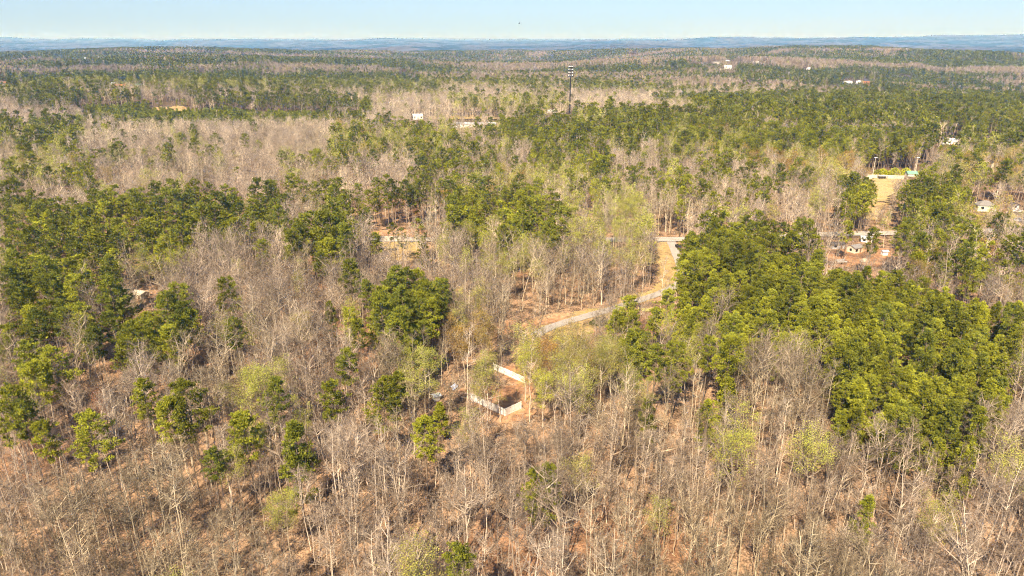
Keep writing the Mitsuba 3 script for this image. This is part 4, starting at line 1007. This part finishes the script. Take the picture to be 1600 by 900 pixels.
# no hardwood stands up in front of the closed pine groves
stands = [shapely.Polygon(o).buffer(-7) for o, h, kd, dn in LAYERS if (kd.get(P, 0) + kd.get(Y, 0)) > .74 and min(b for a, b in o) > 280]
ta = np.array([[t[2], t[3], KINDS[t[0]][t[1]]['H'] * t[4] * .93] for t in trees])
u_, v_, _ = pix(np.column_stack([ta[:, 0], ta[:, 1], terrain(ta[:, 0], ta[:, 1]) + ta[:, 2]]))
over = np.any([shapely.contains_xy(q, u_, v_) for q in stands], 0)
luck = rng.uniform(size=len(trees))
trees = [t for t, o, l in zip(trees, over, luck) if not (o and t[0] in ('bare', 'bud', 'ochre') and not t[6] and l < .93)]

TX = np.array([t[2] for t in trees]); TY = np.array([t[3] for t in trees]); TZ = terrain(TX, TY)
dist = np.hypot(TX, TY)

NAMES = {'pine': 'pine_tree', 'young': 'young_pine_tree', 'bare': 'bare_tree', 'bud': 'budding_tree', 'budfull': 'budding_tree', 'ochre': 'ochre_tree', 'vivid': 'leafing_tree', 'red': 'rust_red_tree', 'sapling': 'sapling', 'bush': 'green_bush'}
MASS = {'pine': ('pine_woods', 'mass of dark green pines in groves across the middle distance'), 'young': ('young_pine_woods', 'mass of bright young pines filling the stand at right and the far plantation'),
        'bare': ('bare_woods', 'mass of leafless grey-brown hardwoods covering the land'), 'bud': ('budding_woods', 'scattered pale yellow-green budding hardwoods in the woods'),
        'ochre': ('ochre_woods', 'scattered golden ochre budding trees in the woods'), 'vivid': ('leafing_woods', 'bright green leafing trees'), 'red': ('red_woods', 'rust red trees'),
        'sapling': ('saplings', 'thin bare saplings and shrubs on the woodland floor'), 'bush': ('bushes', 'green bushes')}
def place_matrix(x, y, z, s, rot, sxy=1.0):
    c, q = math.cos(math.radians(rot)), math.sin(math.radians(rot))
    tilt = (rot * 7.31) % 1.0; tilt = .05 * tilt if tilt < .93 else .22
    lx, ly = tilt * math.cos(rot * 3.7), tilt * math.sin(rot * 3.7)
    return T4(np.array([[c * s * sxy, -q * s * sxy, lx * s, x], [q * s * sxy, c * s * sxy, ly * s, y], [0, 0, s, z], [0, 0, 0, 1]]))

px, py, pw = pix(np.stack([TX, TY, TZ + 10], -1))
inview = (px > -10) & (px < 1610) & (py > 60) & (py < 960)
size = np.where(inview, 1 / pw, 0)
count, mass_count = {}, {}
same = {'budfull': 'bud'}
def zone(x, y, kind, var):
    """What a look at the photograph tells of where such a tree grows."""
    u, v, _ = pix(np.array([x, y, terrain(x, y) + 12]))
    side = 'left' if u < 533 else 'right' if u > 1067 else 'middle'
    return side, u, v
order = np.argsort([-(1e6 if t[6] else s) for t, s in zip(trees, size)], kind='stable')
MARKS = [(465, 722, 'the tall bright conifer'), (147, 705, 'the long drooping olive pine'), (300, 632, 'the broad yellow-green pine at left'), (428, 622, 'the dark topped pine'), (596, 640, 'the long-crowned olive pine'),
    (682, 620, 'the white shed'), (790, 640, 'the corner of the white fence'), (828, 582, 'the vivid yellow-green tree'), (1014, 640, 'the flat-topped young pine'), (1136, 578, 'the yellow-topped pine'),
    (1026, 545, 'the white-barked bare tree'), (1338, 635, 'the near corner of the young stand'), (1490, 668, 'the lowest pine of the young stand'), (1350, 792, 'the small dark evergreen at lower right'),
    (18, 655, 'the big pine at the left edge'), (45, 568, 'the dense round pine at the left edge'), (264, 542, 'the rounded bright pine at left'), (162, 643, 'the rust red tree'), (110, 540, 'the spreading pale tree at left'),
    (366, 523, 'the twin-topped dark pine'), (355, 464, 'the dark bushy pine'), (516, 489, 'the small cone-shaped pine'), (610, 470, 'the dense middle grove'), (225, 412, 'the tall pale budding tree at left'),
    (938, 497, 'the brush pile'), (870, 510, 'the lower end of the lane'), (1052, 380, 'the lane junction'), (614, 376, 'the pale road wall'), (1334, 392, 'the grey gabled cottage'), (1385, 290, 'the sports field'),
    (1537, 322, 'the pale green house'), (1486, 220, 'the long metal-roofed building'), (742, 192, 'the long white building'), (880, 775, 'the fan-limbed tree at bottom centre'), (630, 740, 'the wide fan-limbed tree left of centre'),
    (1032, 808, 'the round budding tree at the bottom'), (1470, 815, 'the pale yellow tree at lower right'), (440, 800, 'the pale budding tree below the tall conifer'), (350, 752, 'the grey-green budding tree'),
    (1180, 692, 'the pale budding tree over the dark hollow'), (1275, 722, 'the faint green budding tree'), (890, 140, 'the light mast'), (60, 880, 'the bottom left corner'), (1570, 885, 'the bottom right corner'),
    (230, 860, 'the bottom edge at left'), (1250, 870, 'the bottom edge right of centre'), (172, 274, 'the golden budding tree'), (60, 350, 'the bright tree at the left grove edge'), (1120, 390, 'the pines right of the lane'),
    (1425, 505, 'the tan opening in the young stand'), (1250, 470, 'the middle of the young stand'), (1560, 560, 'the right end of the young stand'), (930, 305, 'the bright green tree above the lane'), (340, 230, 'the wide pale bare wood at upper left'), (1100, 180, 'the low pine ridge')]
MX = np.array([m[:2] for m in MARKS], float)
def landmark(u, v):
    """Relation to the landmark that stands nearest in the photograph."""
    d = MX - [u, v]; q = np.hypot(d[:, 0], d[:, 1] * 1.3); k = int(np.argmin(q)); dx, dy = u - MX[k, 0], (v - MX[k, 1]) * 1.2
    near = 'close ' if q[k] < 45 else 'well ' if q[k] > 95 else ''
    rel = ('left of' if dx < 0 else 'right of') if abs(dx) > abs(dy) else ('in front of' if dy > 0 else 'behind')
    return f'{near}{rel} {MARKS[k][2]}'
LOOK = {'bare': ['bare broad-crowned tree', 'straight bare tree', 'bare forked tree', 'low bare forked tree', 'tall bare tree', 'small bare tree', 'many-stemmed bare tree', 'bare narrow tree', 'slender pale bare tree', 'slender forked bare tree', 'straight pale-trunked bare tree', 'thin forked bare tree', 'three-stemmed bare tree'],
        'pine': ['dark round-crowned pine', 'dark high-crowned pine', 'broad green pine', 'narrow dark pine', 'yellow-green pine', 'long-crowned pine'], 'young': ['bright young pine', 'small bright young pine', 'tall green young pine', 'wide young pine'],
        'bud': ['pale yellow-green budding tree', 'pale budding tree', 'low pale budding tree', 'tall budding tree'], 'ochre': ['ochre budding tree', 'golden budding tree'], 'vivid': ['bright leafing tree'] * 2, 'red': ['rust red tree'], 'bush': ['bright green bush'] * 2}
for i in order:
    kind, var, x, y, s, rot, text = trees[i]
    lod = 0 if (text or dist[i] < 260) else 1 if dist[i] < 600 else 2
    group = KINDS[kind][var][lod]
    z = TZ[i] - 0.15
    m = place_matrix(x, y, z, s, rot, 1.0 if s > .65 else 1.25)
    kd = same.get(kind, kind)
    n = count.get(kd, 0)
    if text or (inview[i] and n < 300 and kind != 'sapling'):
        key = NAMES[kind] + (f'_{n:03d}' if n else '')
        count[kd] = n + 1
        if text: labels[key] = {'label': text, 'category': 'tree'}
        else:
            where = landmark(px[i], py[i])
            if len(f'{LOOK[kind][var]} {where}'.split()) > 15: where = where.removeprefix('well ').removeprefix('close ')
            labels[key] = {'label': f'{LOOK[kind][var]} {where}', 'category': 'bush' if kind == 'bush' else 'tree', 'group': f'{LOOK[kind][var]}s {where}'}
    else:
        name, text = MASS[kind]
        mass_count[kind] = mass_count.get(kind, 0) + 1
        key = f'{name}__{mass_count[kind]:05d}'
        labels[name] = {'label': text, 'category': 'woods', 'kind': 'stuff'}
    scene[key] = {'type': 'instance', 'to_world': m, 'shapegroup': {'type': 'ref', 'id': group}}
print('trees', len(trees), count, mass_count, {k: int(v) for k, v in TRI.items()})

# ------------------------------------------------------------------ beyond: forest in patches, by cells of the land
def patch_soup(seed, size, n, mix, coarse):
    rg = np.random.default_rng(seed)
    sp = Soup()
    xy = rg.uniform(-size / 2, size / 2, (n, 2))
    kinds = rg.choice(list(mix), n, p=np.array(list(mix.values())) / sum(mix.values()))
    out = {'bark': Soup(), 'leaf': Soup()}
    for (x, y), k in zip(xy, kinds):
        H = rg.uniform(15, 23) * (1.0 if k != 'pine' else 1.05)
        R = rg.uniform(3.0, 4.6) * (1.35 if coarse else 1.0)
        o = np.array([x, y, 0])
        if k == 'pine':
            m = 12 if coarse else 30
            out['bark'].add(blades(rg, np.array([o]), np.array([o + [0, 0, H * .8]]), .9), .3)
            t = rg.uniform(0, 1, m); a = rg.uniform(0, 2 * np.pi, m); rr = R * .8 * np.sqrt(np.clip(1 - t ** 2, 0, 1)) * rg.uniform(.3, 1, m)
            c = o + np.column_stack([np.cos(a) * rr, np.sin(a) * rr, H * (.5 + .5 * t)])
            out['leaf'].add(flakes(rg, c, 3.4 if coarse else 2.1, .2), np.clip(rg.normal(.12, .06), 0, 1), rg.uniform(-.2, .35, m))  # low tone paints in the self-shadow that sparse big flakes lack
        else:
            m = 14 if coarse else 30
            a = rg.uniform(0, 2 * np.pi, m); t = rg.uniform(0, 1, m); rr = R * np.sqrt(np.clip(1 - (t * 1.6 - .6) ** 2, 0, 1)) * rg.uniform(.4, 1, m)
            top = o + np.column_stack([np.cos(a) * rr, np.sin(a) * rr, H * (.42 + .58 * t)])
            base = o + np.column_stack([np.cos(a) * rr * .3, np.sin(a) * rr * .3, H * (.2 + .4 * t)])
            tone = rg.normal(.47, .06)
            out['bark'].add(blades(rg, np.array([o, o]), np.array([o + [0, 0, H * .8]] * 2), .6), tone + .2)
            if k == 'bare': out['bark'].add(blades(rg, top, base, (1.5 if coarse else .8)), np.clip(rg.normal(tone, .06, m), 0, 1))
            else:
                out['bark'].add(blades(rg, base[:6], top[:6], .5), tone)
                out['leaf'].add(flakes(rg, top, 2.8 if coarse else 1.7), np.clip(rg.normal({'bud': .63, 'ochre': .78}[k], .03), 0, 1), rg.uniform(-.15, .45, m))  # leaf tone lowered likewise, self-shadow put into the colour
    return out

MIXES = {'pine': {'pine': .9, 'bud': .06, 'bare': .04}, 'bare': {'bare': .9, 'bud': .06, 'pine': .04}, 'mixed': {'bare': .38, 'pine': .44, 'bud': .15, 'ochre': .03}}
PATCH = {}
for mi_, (name, mx) in enumerate(MIXES.items()):
    for v in range(4):
        for coarse in (0, 1):
            out = patch_soup(900 + mi_ * 50 + v * 2 + coarse, 110.0 if coarse else 55.0, 150 if coarse else 62, mx, coarse)
            key = f'far_patch_{name}_{v}_{coarse}'
            scene[key] = {'type': 'shapegroup', **{('trunk' if b == 'bark' else 'crown'): s.ply(b) for b, s in out.items() if s.t}}
            PATCH[(name, v, coarse)] = key

FAR_OPEN = []
nfar = 0
for coarse, r0, r1, step in ((0, 1240, 2300, 52.0), (1, 2300, 5300, 100.0)):
    X, Y_ = candidates(r0, r1, step)
    f = meshkit.fbm(np.stack([X / 420, Y_ / 170, 0 * X], -1), 3, 91)
    g = rng.uniform(size=len(X))
    h = 20.0
    low = in_sight_line(X, Y_, 18.0, step * .5) > 0
    for x, y, ff, gg, lw in zip(X, Y_, f, g, low):
        q = ff + (gg - .5) * .16
        name = 'pine' if q > .475 else 'bare' if q < .395 else 'mixed'
        if gg > .955: continue
        key = PATCH[(name, int(gg * 997) % 4, coarse)]
        z0 = terrain(x, y); sx = (terrain(x + h, y) - terrain(x - h, y)) / (2 * h); sy = (terrain(x, y + h) - terrain(x, y - h)) / (2 * h)
        a = math.radians((int(gg * 7919) % 4) * 90)
        c, s = math.cos(a), math.sin(a)
        Rm = np.array([[c, -s, 0], [s, c, 0], [0, 0, 1.0]])
        Sh = np.array([[1, 0, 0], [0, 1, 0], [sx, sy, 1.0]])
        if lw: Rm = np.diag([1, 1, .3]) @ Rm
        M = np.eye(4); M[:3, :3] = Sh @ Rm; M[:3, 3] = [x, y, z0 - .5]
        nfar += 1
        scene[f'far_forest__{nfar:05d}'] = {'type': 'instance', 'to_world': T4(M), 'shapegroup': {'type': 'ref', 'id': key}}
labels['far_forest'] = {'label': 'patchwork of far pine and hardwood forest stretching to the blue hills', 'category': 'forest', 'kind': 'stuff'}
print('far patches', nfar)
# ------------------------------------------------------------------ the air
AIR0, AIR1 = float(GZ.min()) - 1.0, max(float(GZ.max()), 195.0) + 3.0      # below the lowest ground, above the highest ridge and mast
scene['clear_air'] = {'type': 'null'}
scene['haze'] = {'type': 'cube', 'to_world': T4().translate([0, 0, (AIR0 + AIR1) / 2]).scale([28500, 28500, (AIR1 - AIR0) / 2]), 'bsdf': {'type': 'ref', 'id': 'clear_air'},
                 'interior': {'type': 'ref', 'id': 'air'}}
labels['haze'] = {'label': 'thin blue haze over the far land', 'category': 'haze', 'kind': 'stuff'}
